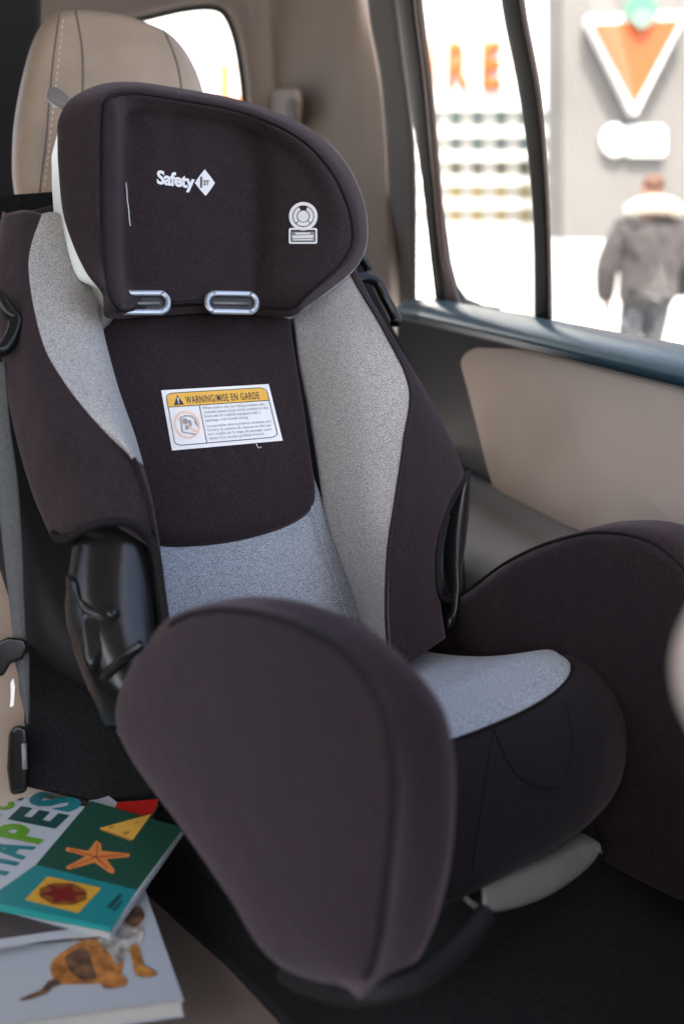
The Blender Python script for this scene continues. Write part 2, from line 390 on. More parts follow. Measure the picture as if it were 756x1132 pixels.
# logo, badge, warning label ---------------------------------------------------
bpy.context.view_layer.update()
hb = bvh_of(cov); pb = bvh_of(pad)
def surf(bvh, off, fb):
    def f(px, py):
        p = on_surface(bvh, px, py, off); return p if p is not None else fb(px, py)
    return f
hs = surf(hb, 0.0007, lambda x, y: Bp(x, y, 3))
hs2 = surf(hb, 0.0011, lambda x, y: Bp(x, y, 3.1))
tm = text_mesh('Safety', 0.036, spacing=0.93)
mx = max(v.co.x for v in tm.vertices)
logo = flat_sheet('brand_lettering', tm, lambda x, y: hs(173.3 + x/mx*42, 203.0 + x/mx*5.8 - y*20.5), M['print'], cov)
dm = poly_mesh('diamond', [[(226.3+x*(1 if 1 else 0), 202.3+y) for x, y in cr([Vector((-0.8, -13.6, 0)), Vector((1.6, -12.6, 0)), Vector((10.2, -1.2, 0)), Vector((10.2, 2.0, 0)), Vector((2.0, 13.0, 0)), Vector((-.6, 13.0, 0)), Vector((-10.0, 2.0, 0)), Vector((-10.0, -1.6, 0))], 40, True) for x, y in [(x[0], x[1])]] if False else [(226.3+p.x, 202.3+p.y) for p in cr([Vector((-0.9, -13.7, 0)), Vector((1.4, -12.7, 0)), Vector((9.9, -1.4, 0)), Vector((10.2, 1.8, 0)), Vector((2.2, 13.0, 0)), Vector((-.4, 13.2, 0)), Vector((-9.6, 2.2, 0)), Vector((-10.0, -1.2, 0))], 40, True)]])
dia = flat_sheet('brand_diamond', dm, hs, M['print'], cov)
t1 = text_mesh('1', 0.03); flat_sheet('brand_numeral', t1, lambda x, y: hs2(218.6 + x*14, 208.3 - y*16.5 - x*2), M['ink'], cov)
t2 = text_mesh('ST', 0.03); flat_sheet('brand_suffix', t2, lambda x, y: hs2(224.4 + x*6.2, 205.2 - y*7.6 + x*.3), M['ink'], cov)
# round badge: ring, head and shoulders, caption plate
bx, by = 335.5, 239.5
bd = poly_mesh('badge', ring_poly(bx, by, 12.0, 15.8, sx=1.0) + disc_poly(bx, by, 6.3) + ring_poly(bx, by, 7.3, 11.2, -40, 60, 16) + ring_poly(bx, by, 7.3, 11.2, 120, 220, 16) + ring_poly(bx, by, 7.3, 11.2, 45 , 135, 16)[:0])
sh = ring_poly(bx, by, 7.3, 11.2, 50, 130, 16)
bd2 = poly_mesh('badge', ring_poly(bx, by, 12.0, 15.8) + disc_poly(bx, by, 6.2) + ring_poly(bx, by, 7.2, 11.0, -65, 42, 18) + ring_poly(bx, by, 7.2, 11.0, 138, 245, 18) + ring_poly(bx, by, 6.9, 11.0, 48, 132, 18))
def plate_map(px, py): return hs(px, py)
bpy.data.meshes.remove(bd)
badge = flat_sheet('badge_print', bd2, hs, M['print'], cov)
fr = []
o_, i_ = rrect(319.5, 252.5, 351, 270, 2.2), rrect(321.6, 254.6, 348.9, 267.9, 1.2)
for k in range(len(o_)): fr.append([o_[k], o_[(k+1) % len(o_)], i_[(k+1) % len(o_)], i_[k]])
fr = [f for f in fr if not all((p[0]-bx)**2+(p[1]-by)**2 < 15.8**2 for p in f)]
flat_sheet('badge_plate_edge', poly_mesh('p', fr), hs, M['print'], badge)
flat_sheet('badge_plate', poly_mesh('p', [[(322.5, 256.5), (348, 256.5), (348, 267), (322.5, 267)]]), surf(hb, 0.0005, lambda x, y: Bp(x, y, 3)), M['printgrey'], badge)
flat_sheet('badge_caption', poly_mesh('p', [[(327, 257.6), (343, 257.4), (343, 259.4), (327, 259.6)], [(323.5, 260.8), (346.5, 260.2), (346.5, 263.4), (323.5, 264)], [(324, 265), (346, 264.6), (346, 266), (324, 266.2)]]), hs, M['print'], badge)

thr = [surf(hb, 0.0006, lambda x, y: Bp(x, y, 4))(x, y) for x, y in ((139, 202), (140, 212), (140.5, 222), (142, 232), (142.5, 240), (144, 250))]
tube('stray_thread', thr, 0.0006, M['print'], cov, seg=5)
bm = bmesh.new(); bmesh.ops.create_icosphere(bm, subdivisions=2, radius=0.0017, matrix=Matrix.Translation(Bp(97.5, 352, 1.2))); bmesh_obj('elastic_toggle', bm, M['print'], seat)
# warning label on the pad
LC = [(178, 432), (296.5, 425), (312, 487.5), (190, 498.5)]
def bil(c, u, v): return (Vector(c[0]).lerp(Vector(c[1]), u)).lerp(Vector(c[3]).lerp(Vector(c[2]), u), v)
def lab(off):
    def f(u, v):
        q = bil(LC, u, v); p = on_surface(pb, q[0], q[1], off); return p if p is not None else Bp(q[0], q[1], 0.5)
    return f
def rr(x0, y0, x1, y1, r): return [(x, y) for x, y in rrect(x0, y0, x1, y1, r)]
def sub_grid(x0, y0, x1, y1, nx, ny):
    P = []
    for i in range(nx):
        for j in range(ny):
            a, b, c, d = x0+(x1-x0)*i/nx, x0+(x1-x0)*(i+1)/nx, y0+(y1-y0)*j/ny, y0+(y1-y0)*(j+1)/ny
            P.append([(a, c), (b, c), (b, d), (a, d)])
    return P
base = poly_mesh('label', sub_grid(0, 0, 1, 1, 16, 10)); bmm = bmesh.new(); bmm.from_mesh(base); bmesh.ops.remove_doubles(bmm, verts=bmm.verts, dist=1e-5); bmm.to_mesh(base); bmm.free()
wl = flat_sheet('warning_label', base, lab(0.0010), M['label'], pad)
for p in wl.data.polygons: p.use_smooth = True
X0, Y0, X1, Y1 = 0.035, 0.06, 0.965, 0.93
def welded(polys):
    me = poly_mesh('w', polys); b_ = bmesh.new(); b_.from_mesh(me); bmesh.ops.remove_doubles(b_, verts=b_.verts, dist=1e-5); b_.to_mesh(me); b_.free(); return me
hd = []
for i in range(24):
    xa, xb = X0+(X1-X0)*i/24, X0+(X1-X0)*(i+1)/24
    def top(x):
        e = min(x-X0, X1-x); rr_ = 0.045
        return Y0 + (0.09*(1-math.sqrt(max(0, 1-((rr_-e)/rr_)**2))) if e < rr_ else 0)
    for j in range(4):
        f0, f1 = j/4, (j+1)/4
        hd.append([(xa, top(xa)+(.285-top(xa))*f0), (xb, top(xb)+(.285-top(xb))*f0), (xb, top(xb)+(.285-top(xb))*f1), (xa, top(xa)+(.285-top(xa))*f1)])
flat_sheet('label_header', welded(hd), lab(0.0014), M['yellow'], wl)
def stroke(pts, w, sub=12):
    P = []
    for a_, b_ in zip(pts, pts[1:]):
        n_ = max(1, int(math.hypot(b_[0]-a_[0], b_[1]-a_[1])*sub)); dx_, dy_ = b_[0]-a_[0], b_[1]-a_[1]; l_ = math.hypot(dx_, dy_*.55) or 1
        ox, oy = -dy_*.55/l_*w, dx_/l_*w/.55
        for k in range(n_):
            p_, q_ = (a_[0]+dx_*k/n_, a_[1]+dy_*k/n_), (a_[0]+dx_*(k+1)/n_, a_[1]+dy_*(k+1)/n_)
            P.append([(p_[0]+ox, p_[1]+oy), (q_[0]+ox, q_[1]+oy), (q_[0]-ox, q_[1]-oy), (p_[0]-ox, p_[1]-oy)])
    return P
fo = rrect(X0, Y0, X1, Y1, 0.07); fo.append(fo[0])
flat_sheet('label_rules', poly_mesh('f', stroke(fo, .0035, 24) + stroke([(0.322, 0.285), (0.322, 0.93)], .003, 24) + stroke([(X0, .287), (X1, .287)], .003, 24)), lab(0.0016), M['ink'], wl)
tt = text_mesh('WARNING/MISE EN GARDE', 0.006, spacing=1.12); mx = max(v.co.x for v in tt.vertices)
flat_sheet('label_heading', tt, lambda x, y: lab(0.0018)(0.205 + x/mx*0.68, 0.250 - y*0.175), M['ink'], wl)
flat_sheet('label_triangle', poly_mesh('t', [[(0.09, 0.262), (0.185, 0.262), (0.1375, 0.095)]]), lab(0.0017), M['ink'], wl)
flat_sheet('label_exclamation', poly_mesh('t', [[(0.130, 0.142), (0.145, 0.142), (0.141, 0.21), (0.134, 0.21)], [(0.133, 0.22), (0.142, 0.22), (0.142, 0.242), (0.133, 0.242)]]), lab(0.0019), M['label'], wl)
lines = ['When used in the rear facing position, this', 'restraint system must not be installed in the', 'front seat of a vehicle equipped with a', 'passenger side frontal airbag.', '', "Lorsqu'utilise dans la position orientee vers", "l'arriere, le systeme de retenue ne doit pas", 'etre installe sur le siege du passager avant', "equipe d'un coussin gonflable frontal."]
y = 0.345
bmt = bmesh.new()
for s in lines:
    if not s: y += 0.028; continue
    t = text_mesh(s, 0.004); mx = max(v.co.x for v in t.vertices); wd = 0.605*len(s)/46
    for v in t.vertices: v.co = Vector((0.345 + v.co.x/mx*wd, y + 0.02 - v.co.y*0.066, 0))
    bmt.from_mesh(t); bpy.data.meshes.remove(t); y += 0.069
tx = bpy.data.meshes.new('small_print'); bmt.to_mesh(tx); bmt.free()
flat_sheet('label_small_print', tx, lambda x, y: lab(0.0017)(x, y), M['inksoft'], wl)
asp = 0.5
pic = ring_poly(0.175, 0.60, 0.20, 0.235, 0, 360, 40, asp) 
flat_sheet('label_prohibition', poly_mesh('pp', pic + [[(0.10, 0.50), (0.115, 0.475), (0.255, 0.72), (0.24, 0.745)]]), lab(0.0016), M['inkpink'], wl)
lp = [[(0.115, 0.72), (0.125, 0.45), (0.135, 0.45), (0.128, 0.71), (0.235, 0.76), (0.235, 0.785)], [(0.135, 0.48), (0.165, 0.44), (0.225, 0.45), (0.265, 0.52), (0.262, 0.535), (0.22, 0.47), (0.165, 0.462), (0.137, 0.50)]]
lp += disc_poly(0.165, 0.54, 0.05, 14, asp) + [[(0.19, 0.54), (0.215, 0.52), (0.22, 0.61), (0.20, 0.64)], [(0.245, 0.53), (0.26, 0.54), (0.275, 0.66), (0.25, 0.60)], [(0.155, 0.62), (0.185, 0.61), (0.18, 0.68), (0.155, 0.68)]]
flat_sheet('label_pictogram', poly_mesh('lp', lp), lab(0.0018), M['inksoft'], wl)
tube('loose_thread', cr([Bp(283, 489, 0.7), Bp(284, 492, 1.1), Bp(286, 495, 0.8), Bp(289, 494, 0.7)], 10), 0.0004, M['print'], pad, seg=5)

# --- plastic pivots and belt guides
def ellipse_loops(name, data, m, parent, n=28):
    return skin_loops(name, [[c + a*math.cos(2*math.pi*i/n) + b*math.sin(2*math.pi*i/n) for i in range(n)] for c, a, b in data], m, parent)
pv = []
for lx, rx, y, n in ((92, 166, 565, 4.5), (84, 168, 585, 5), (80, 171, 610, 5.2), (76, 174, 640, 5.2), (73, 176, 665, 5.2), (76, 178, 695, 5.2), (86, 180, 725, 5.2), (100, 180, 760, 5), (118, 180, 800, 5)):
    a, b = Bp(lx, y, n), Bp(rx, y, n); c = (a+b)/2; pv.append((c, (b-a)/2, NN*0.028))
piv = ellipse_loops('arm_pivot', pv, M['gloss'], seat)
tab = [Bp(70, 637, 5.5), Bp(74, 634, 6), Bp(82, 637, 6.6), (Bp(84, 655, 7)), Bp(98, 668, 7.6), Bp(118, 682, 8), Bp(128, 690, 8), Bp(120, 720, 7.6), Bp(98, 745, 7), Bp(84, 720, 6), Bp(75, 680, 5.6)]
pillow('pivot_tab', tab, (NN*.8-EX*.6).normalized(), 0.02, M['gloss'], piv, edge=0.3, puff=.003, n=60)
scr = Bp(123, 680, 8.2); tube('pivot_screw', [scr, scr+NN*0.006], 0.005, M['gloss'], piv, seg=16)
tube('pivot_ridge', cr([Sx(158, 712, -20), Sx(140, 726, -21), Sx(122, 742, -21.5), Sx(104, 764, -22)], 24), 0.0042, M['gloss'], piv)
tube('pivot_trim', cr([Bp(168, 602, 7.5), Bp(172, 630, 7.3), Bp(176, 665, 7.0), Bp(180, 695, 6.8)], 20), 0.0012, M['yellow'] if False else M['greyplas'], piv, seg=6)
pr = []
for lx, rx, y, n in ((500, 513, 528, 1.0), (492, 514, 550, 0.5), (487, 513, 575, 0.5), (484, 510, 600, 0.8), (484, 505, 630, 1.5), (486, 503, 655, 2.0), (484, 500, 680, 2.0), (476, 496, 700, 2.0)):
    a, b = Bp(lx, y, n), Bp(rx, y, n); c = (a+b)/2; pr.append((c, (b-a)/2, NN*0.02))
pvr = ellipse_loops('arm_pivot', pr, M['gloss'], seat)
tube('pivot_ridge', cr([Bp(494, 570, 4.6), Bp(488, 600, 5), Bp(487, 630, 5), Bp(492, 655, 4.4), Bp(500, 662, 3.5)], 24), 0.003, M['gloss'], pvr)
# shoulder belt guides: hooked loops at the shoulders
gr = tube('belt_guide', cr([Bp(384, 318, -2), Bp(394, 309, -2), Bp(406, 307, -2.2), Bp(417, 313, -2.5), Bp(426, 330, -2.7), Bp(436, 349, -3), Bp(437, 358, -3)], 40), 0.0062, M['gloss'], seat, seg=12)
tube('guide_prong', cr([Bp(398, 314, -2), Bp(402, 330, -2.2), Bp(412, 350, -2.4), Bp(425, 372, -2.8)], 24), 0.0048, M['gloss'], gr)
tube('guide_tip', cr([Bp(396, 280, -3), Bp(403, 290, -3), Bp(408, 298, -3)], 12), 0.0058, M['gloss'], gr)
gl = tube('belt_guide', cr([Bp(-14, 318, 2), Bp(0, 330, 2), Bp(10, 345, 2), Bp(18, 354, 2), Bp(14, 372, 2), Bp(4, 386, 2), Bp(-10, 386, 2)], 40), 0.0065, M['gloss'], seat, seg=12)

# --- big padded arm wings
A = [(190, 690), (232, 674), (280, 676), (330, 690), (375, 714), (405, 745), (426, 790), (437, 850), (437, 905), (430, 972), (421, 1040), (402, 1083), (346, 1083), (296, 1056), (254, 990), (204, 918), (146, 838), (128, 790), (146, 735)]
A = [loc(Sx(x, y, -24)) for x, y in A]
KX = [.25, .4, .62, .85, 1, 1, 1, 1, 1, 1, 1, 1, 1, 1, .9, .7, .5, .35, .25]   # the slab thins out towards its rear end
Bq = {0: (190, 688), 1: (230, 667), 2: (290, 656), 3: (350, 664), 4: (405, 689), 5: (450, 729), 6: (488, 778), 7: (503, 830), 8: (506, 897), 9: (498, 975), 10: (480, 1040), 11: (458, 1074)}
Bv = []
for i, a in enumerate(A):
    if i in Bq: Bv.append(loc(Sx(*Bq[i], -24+7.7*KX[i])))
    else: Bv.append(Vector((-17.5, a.y, a.z)))
KV = [p.x for p in cr([Vector((k, 0, 0)) for k in KX], 110, True)]
NW = 110
Ac, Bc = cr(A, NW, True), cr(Bv, NW, True)
def setx(l, x): return [Vector((x, p.y, p.z)) for p in l]
def toW(l): return [Sl(*p) for p in l]
def wing(nm, Ac, Bc, sgn):
    off = 0 if sgn > 0 else 1.3
    f = lambda l: toW([Vector(((-24+(p.x+24)*(KV[i] if sgn > 0 and p.x > -24 and len(l) == NW else 1)-off)*sgn, p.y, p.z)) for i, p in enumerate(l)])
    cA = sum(Ac, Vector())/NW
    def sc(l, s, x): return [Vector((x, cA.y+(p.y-cA.y)*s, cA.z+(p.z-cA.z)*s)) for p in l]
    def mix(t, x): return [Vector((x, a.y+(b.y-a.y)*t, a.z+(b.z-a.z)*t)) for a, b in zip(Ac, Bc)]
    lp = [sc(Ac, .25, -25.3), sc(Ac, .5, -25.2), sc(Ac, .75, -24.9), sc(Ac, .9, -24.55), sc(Ac, .97, -24.25), sc(Ac, 1, -24.0)]
    # gusset, bulging a little between the two seams
    for t, x in ((.22, -23.5), (.5, -22.6), (.78, -21.4), (.95, -20), (1.0, -18.6), (1.0, -17.5)):
        lp.append(mix(t, x))
    cB = sum(Bc, Vector())/NW
    def sb_(k, x): return [Vector((x, cB.y+(p.y-cB.y)*k, cB.z+(p.z-cB.z)*k)) for p in Bc]
    lp += [sb_(.985, -16.7), sb_(.95, -16.0), sb_(.9, -15.5), sb_(.82, -15.1), sb_(.5, -14.9)]
    o = skin_loops(nm, [f(l) for l in lp], M['fab'], seat)
    k0, k1 = 0, int(NW*11.2/19)
    tube('seam_piping', f([Vector((-24.12, p.y, p.z)) for p in Ac[k0:k1]]), 0.0016, M['piping'], o, seg=8)
    return o
wing('arm_wing', Ac, Bc, 1)
# the far one: its own top line, measured along its inner face
Rt = [(-4, -27), *[(lambda q: (q.y, q.z))(loc(Sx(x, y, 17.8))) for x, y in ((430, 703), (490, 668), (520, 651), (560, 621), (600, 600), (640, 587), (670, 582.5), (710, 586.5), (745, 603), (790, 648))], (-49.5, -14), (-50.5, -22), (-49.5, -32), (-44, -38), (-30, -40), (-16, -38), (-8, -34)]
Rl = [Vector((-18.8, y, z)) for y, z in Rt]
Rb = cr(Rl, NW, True); cR = sum(Rb, Vector())/NW
Ra = [Vector((-25.3, cR.y+(p.y-cR.y)*.93, cR.z+(p.z-cR.z)*.9)) for p in Rb]
wr = wing('arm_wing', Ra, Rb, -1)
tube('seam_piping', toW([Vector((16.9, a.y+(b.y-a.y)*.76, a.z+(b.z-a.z)*.76)) for a, b in zip(Ra, Rb)][6:70]), 0.0016, M['piping'], wr, seg=8)

# --- seat pan: black cushion with grey tongue
def pan_z(x, y):
    d = max(0, y+30); q = 0.66*d*d/(d+2.2); return -18.3 - 8.5*(1-math.exp(-q/8.5)) - (abs(x-1)/15)**6*0.5
def tongue_y(x): return -29.5 - 6.4*max(0, 1-abs((x-1)/14.35)**2.3)**0.5
def nose(x):          # front edge y
    return -37.8 + (abs(x-1)/15)**3*3.0
rows = []
for x in (-15, -12, -8, -4, 0, 4, 8, 12, 15, 17):
    f = nose(x)
    rows.append([Sl(x, y, pan_z(x, y)) for y in (0, -10, -20, -28, f+3)] + [Sl(x, f+0.3, pan_z(x, f)-0.9), Sl(x, f-1.6, pan_z(x, f)-3), Sl(x, f-2.4, -24.5), Sl(x, f-2.2, -27.8), Sl(x*.96, f-0.5, -29.6), Sl(x*.94, f+4, -30.2)])
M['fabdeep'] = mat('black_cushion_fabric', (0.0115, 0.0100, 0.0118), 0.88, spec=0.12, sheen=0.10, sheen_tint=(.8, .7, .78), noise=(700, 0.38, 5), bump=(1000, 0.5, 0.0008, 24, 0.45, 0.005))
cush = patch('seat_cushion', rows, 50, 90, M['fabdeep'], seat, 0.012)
tr = []
for k in range(15):          # rows from back edge to front
    t_ = 1-(1-k/14)**1.6; r_ = []
    for j in range(25):
        x = 1 - 14.3*math.cos(math.pi*j/24); fy = tongue_y(x); y = -4 + (fy+4)*t_
        r_.append(Sl(x, y, pan_z(x, y) + 0.38 - 0.34*ssmooth(.94, 1, t_)))
    tr.append(r_)
patch('cushion_insert', tr, 60, 70, M['grey_skylit'], seat, 0.003)
tube('seam_piping', cr([Sl(1-14.3*math.cos(math.pi*i/50), tongue_y(1-14.3*math.cos(math.pi*i/50)) - .12, pan_z(0, -34)-0.02) for i in range(8, 44)], 110), 0.0014, M['piping'], seat, seg=8)
# pull flap on the nose
fl = [(543, 796), (556, 828), (572, 858), (592, 872), (615, 868), (628, 845), (632, 815), (626, 775), (605, 783), (575, 793)]
bpy.context.view_layer.update(); cb = bvh_of(cush)
for seg in ([(541, 799), (549, 815), (557, 833), (570, 855), (592, 869), (614, 868), (626, 854), (631, 830), (630, 800), (624, 778)], [(545, 812), (534, 880), (522, 960)]):
    P_ = [on_surface(cb, p.x, p.y, 0.0004) for p in cr([Vector((*q, 0)) for q in seg], 40)]
    tube('nose_seam', [p for p in P_ if p is not None], 0.0011, M['piping'], cush, seg=6)
# --- base
def rsec(x0, x1, y0, y1, z, r):
    return [Sl(x, y, z) for x, y in rrect(x0, y0, x1, y1, r, 8)]
skin_loops('base', [rsec(-11.5, 17, -34, 8, -45, 6), rsec(-12, 18, -36, 8, -44, 6), rsec(-12.5, 18.5, -37, 8, -36, 6), rsec(-12.5, 17, -35, 6, -30.5, 6), rsec(-14, 14, -32, 4, -29, 6)], M['matblk'], seat)
tray = [Sx(318, 1076, -20), Sx(350, 1090, -21), Sx(400, 1097, -21), Sx(455, 1084, -18), Sx(500, 1053, -13), Sx(535, 1012, -8)]
tube('base_rail', cr(tray, 50), 0.0075, M['matblk'], seat, seg=14)
# pale front foot of the base
ft = [(531, 976, 1009), (556, 969, 1007), (582, 960, 1000), (608, 950, 989), (634, 938, 972), (652, 930, 955), (660, 930, 940)]
rows = []
for x, a, b in ft:
    yy = -38.6 + ((x-560)/110)**2*2.0
    p, q = Sy(x, a, yy), Sy(x, b, yy-0.7)
    rows.append([p + EY*0.02, p, p.lerp(q, .5) - EY*0.004, q, q + EY*0.02])
patch('base_foot', rows, 40, 20, M['greyplas'], seat, 0.004)

# ================================================================== VEHICLE
car = empty('car_interior', Vector((0.6, 1.2, 0.5)), 'beige and charcoal car interior with rear door and tailgate window around the child seat', 'car')
XW = 0.62
def YZ(pts, x): return [Wx(px, py, x) for px, py in pts]
# door: charcoal panel behind, beige insert, sill, ledge
door = prism('door_panel', [Vector((0.635, y, z)) for y, z in ((1.62, 1.25), (1.62, 0.55), (0.25, 0.55), (0.25, 1.27))], Vector((0.05, 0, 0)), M['doorblk'], car, 0.01)
yz = [(v.y, v.z) for v in (Wx(q[0], q[1], 0.62) for q in ((501, 402), (504, 392), (512, 386), (526, 383.5), (600, 387), (680, 401), (756, 420), (900, 466), (1050, 540), (1050, 800), (900, 720), (756, 640), (640, 592), (548, 556), (533, 528), (517, 465), (507, 425)))]
ins = [Vector((0.628, y, z)) for y, z in yz]
pillow('door_insert', ins, Vector((-1, 0, 0)), 0.03, M['insert'], door, edge=0.03, puff=0.012, n=120)
# sill swept along the door
pts = []
zt = [Wx(600, 352, 0.652).z, Wx(600, 381, 0.59).z]
prof = [(0.668, zt[0]-0.004), (0.652, zt[0]), (0.63, zt[0]-0.002), (0.610, zt[0]-0.006), (0.597, zt[0]-0.014), (0.590, zt[0]-0.026), (0.592, zt[1]-0.006), (0.602, zt[1]-0.014), (0.632, zt[1]-0.018), (0.668, zt[1]-0.02)]
M['sill'] = mat('skylit_charcoal_sill', (0.045, 0.095, 0.125), 0.32, spec=0.8, bump=(600, 0.2, 0.0005))  # blue sky reflection put into the charcoal's base colour
skin_loops('door_sill', [[Vector((x, y, z)) for x, z in prof] for y in [1.52-1.3*i/12 for i in range(13)]], M['sill'], door)
# ledge / armrest running below the insert
zl = 1.4-0.375
prof = [(0.64, zl+0.01), (0.60, zl+0.006), (0.56, zl-0.004), (0.53, zl-0.02), (0.515, zl-0.05), (0.515, zl-0.12), (0.64, zl-0.14)]
skin_loops('armrest', [[Vector((p.x, y, p.y)) for p in cr([Vector((a, b, 0)) for a, b in prof], 24, True)] for y in [1.5-1.2*i/12 for i in range(13)]], mat('grey_armrest_vinyl', (0.27, 0.275, 0.275), 0.5, spec=.45, noise=(9, .05), bump=(500, .2, .0005)), door)
# glazing: window frame bars on the inclined window plane
def Wn(px, py, dx=0.0):      # window plane leans in towards the roof
    n = Vector((1, 0, 0.22)).normalized(); return plane(px, py, Vector((0.66+dx, 0, 1.31)), n)
def bar(name, left, right, m, parent, depth=0.03, dx=0.0):
    """an upright bar between two measured edges, with real depth"""
    l, r = cr([Wn(*p, dx) for p in left], 20), cr([Wn(*p, dx) for p in right], 20)
    d = Vector((depth, 0, 0)); k = len(l); bm = bmesh.new()
    rings = []
    for a, b in zip(l, r):
        mid = (a+b)/2
        ring = [a + d, a + d*.25, a.lerp(b, .18), mid - d*.12, a.lerp(b, .82), b + d*.25, b + d]
        rings.append([bm.verts.new(p) for p in ring])
    for a, b in zip(rings, rings[1:]):
        for i in range(7): bm.faces.new((a[i], a[(i+1) % 7], b[(i+1) % 7], b[i]))
    bm.faces.new(rings[0]); bm.faces.new(rings[-1][::-1])
    return bmesh_obj(name, bm, m, parent)
bar('window_divider', [(548, -40), (556, 20), (572, 100), (583, 180), (589, 260), (590, 356)], [(568, -40), (576, 20), (591, 100), (599, 180), (603, 260), (605, 358)], M['rubber'], door, 0.005)
bar('divider_edge', [(568.5, -40), (576.5, 20), (591.5, 100), (599.5, 180), (603.5, 260), (605.5, 358)], [(571, -40), (579, 20), (594, 100), (601, 180), (605, 260), (607, 359)], M['sealbrown'], door, 0.004)
bar('window_frame', [(430, -40), (438, 20), (449, 100), (464, 200), (472, 270), (480, 345)], [(452, -40), (458, 20), (468, 100), (476, 200), (483, 290), (494, 348)], M['rubber'], door, 0.012, -0.006)
bar('frame_edge', [(452, -40), (458.5, 20), (468.5, 100), (476.5, 200), (483, 270), (492, 345)], [(457, -40), (463, 20), (473, 100), (482, 200), (490, 285), (510, 350)], M['sealbrown'], door, 0.008, -0.008)
# rounded lower corner of the quarter glass
cor = [(474, 205), (486, 290), (493, 316), (503, 330), (522, 338), (540, 341), (540, 352), (484, 345), (474, 240)]
prism('frame_corner', [Wn(x, y, 0.01) for x, y in cor], Vector((0.02, 0, 0)), M['rubber'], door, 0.002)
bar('weather_seal', [(402, -40), (407, 20), (420, 90), (427, 180), (429, 260), (429, 345)], [(431, -40), (437.5, 20), (446.5, 90), (454, 150), (456.5, 200), (457, 260), (457, 345)], M['seal'], car, 0.006, 0.02)
# glass of both door panes
gm = bpy.data.materials.new('window_glass'); gm.use_nodes = True; nt = gm.node_tree; nt.nodes.clear()
o_ = nt.nodes.new('ShaderNodeOutputMaterial'); mxn = nt.nodes.new('ShaderNodeMixShader'); tr_ = nt.nodes.new('ShaderNodeBsdfTransparent'); gl_ = nt.nodes.new('ShaderNodeBsdfGlossy'); fr_ = nt.nodes.new('ShaderNodeValue')
tr_.inputs[0].default_value = (0.70, 0.71, 0.70, 1); gl_.inputs['Roughness'].default_value = 0.01; fr_.outputs[0].default_value = 0.035
nt.links.new(fr_.outputs[0], mxn.inputs[0]); nt.links.new(tr_.outputs[0], mxn.inputs[1]); nt.links.new(gl_.outputs[0], mxn.inputs[2]); nt.links.new(mxn.outputs[0], o_.inputs[0])
def pane(name, pts, parent, dx):
    return prism(name, [Wn(x, y, dx) for x, y in pts], Vector((0.004, 0, 0)), gm, parent, smooth=False)
pane('quarter_glass', [(452, -60), (548, -60), (560, 20), (578, 110), (590, 220), (598, 358), (486, 345), (474, 200)], door, 0.024)
pane('window_glass', [(566, -60), (1000, -60), (1000, 480), (756, 392), (606, 360), (604, 220), (592, 110)], door, 0.024)
# quarter trim behind the door, cargo side, tailgate
qa = [(402, -60), (404, 0), (418, 90), (427, 180), (429, 345), (432, 480)]
ql = [Wx(x, y, 0.66) for x, y in qa]
def qcol(px, x): return [Wx(px, y, x) for y in (-80, 0, 120, 240, 360, 520)]
qa2 = cr(ql, 6)
patch('quarter_trim', [[Wx(x, y, 0.655) for x, y in ((400, -80), (406, 10), (421, 100), (428, 200), (430, 345), (432, 520))], qcol(392, .64), qcol(375, .635), qcol(345, .63), qcol(312, .61), qcol(290, .58), qcol(277, .553)], 50, 30, M['beigetrim'], car, 0.02)
# seat belt slot and anchor on the quarter trim
def Q(px, py, off=0.0): return Wx(px, py, 0.612-off)
tube('trim_slot', cr([Q(305, 44), Q(304, 52), Q(309, 75), Q(312, 98)], 20), 0.006, M['seal'], car, seg=8)
prism('belt_anchor', [Q(306, 104, .004), Q(314, 98, .004), Q(333, 98, .004), Q(336, 110, .004), Q(334, 142, .004), Q(312, 150, .004), Q(305, 128, .004)], Vector((-0.02, 0, 0)), M['beigetrim'], car, 0.008)
prism('anchor_slot', [Q(318, 112, .026), Q(324, 108, .026), Q(326, 136, .026), Q(320, 140, .026)], Vector((-0.004, 0, 0)), M['seal'], car, 0.001)
# tailgate frame with rounded window opening
YT = 2.25
win = [(104, 60), (112, 36), (130, 24), (165, 15), (205, 6), (236, 4), (252, 12), (263, 36), (270, 70), (275, 118), (278, 190), (200, 240), (110, 220)]
wo = cr([Wy(x, y, YT) for x, y in win], 60, True); c = sum(wo, Vector())/60
out = [Vector((max(-1.2, min(.62, c.x+(p.x-c.x)*3)), YT, max(0.6, min(1.95, c.z+(p.z-c.z)*3)))) for p in wo]
tg = skin_loops('tailgate_frame', [[p + Vector((0, .03, 0)) for p in wo], wo, [p.lerp(q, .06) - Vector((0, .015, 0)) for p, q in zip(wo, out)], [q - Vector((0, .015, 0)) for q in out]], M['beigetrim'], car, False, False)
tube('tailgate_seal', [p + Vector((0, .02, 0)) for p in wo], 0.011, M['rubber'], car, closed=True, seg=10)
bm = bmesh.new(); bm.faces.new([bm.verts.new(p + Vector((0, .028, 0))) for p in wo]); bmesh_obj('tailgate_glass', bm, gm, car, smooth=False)
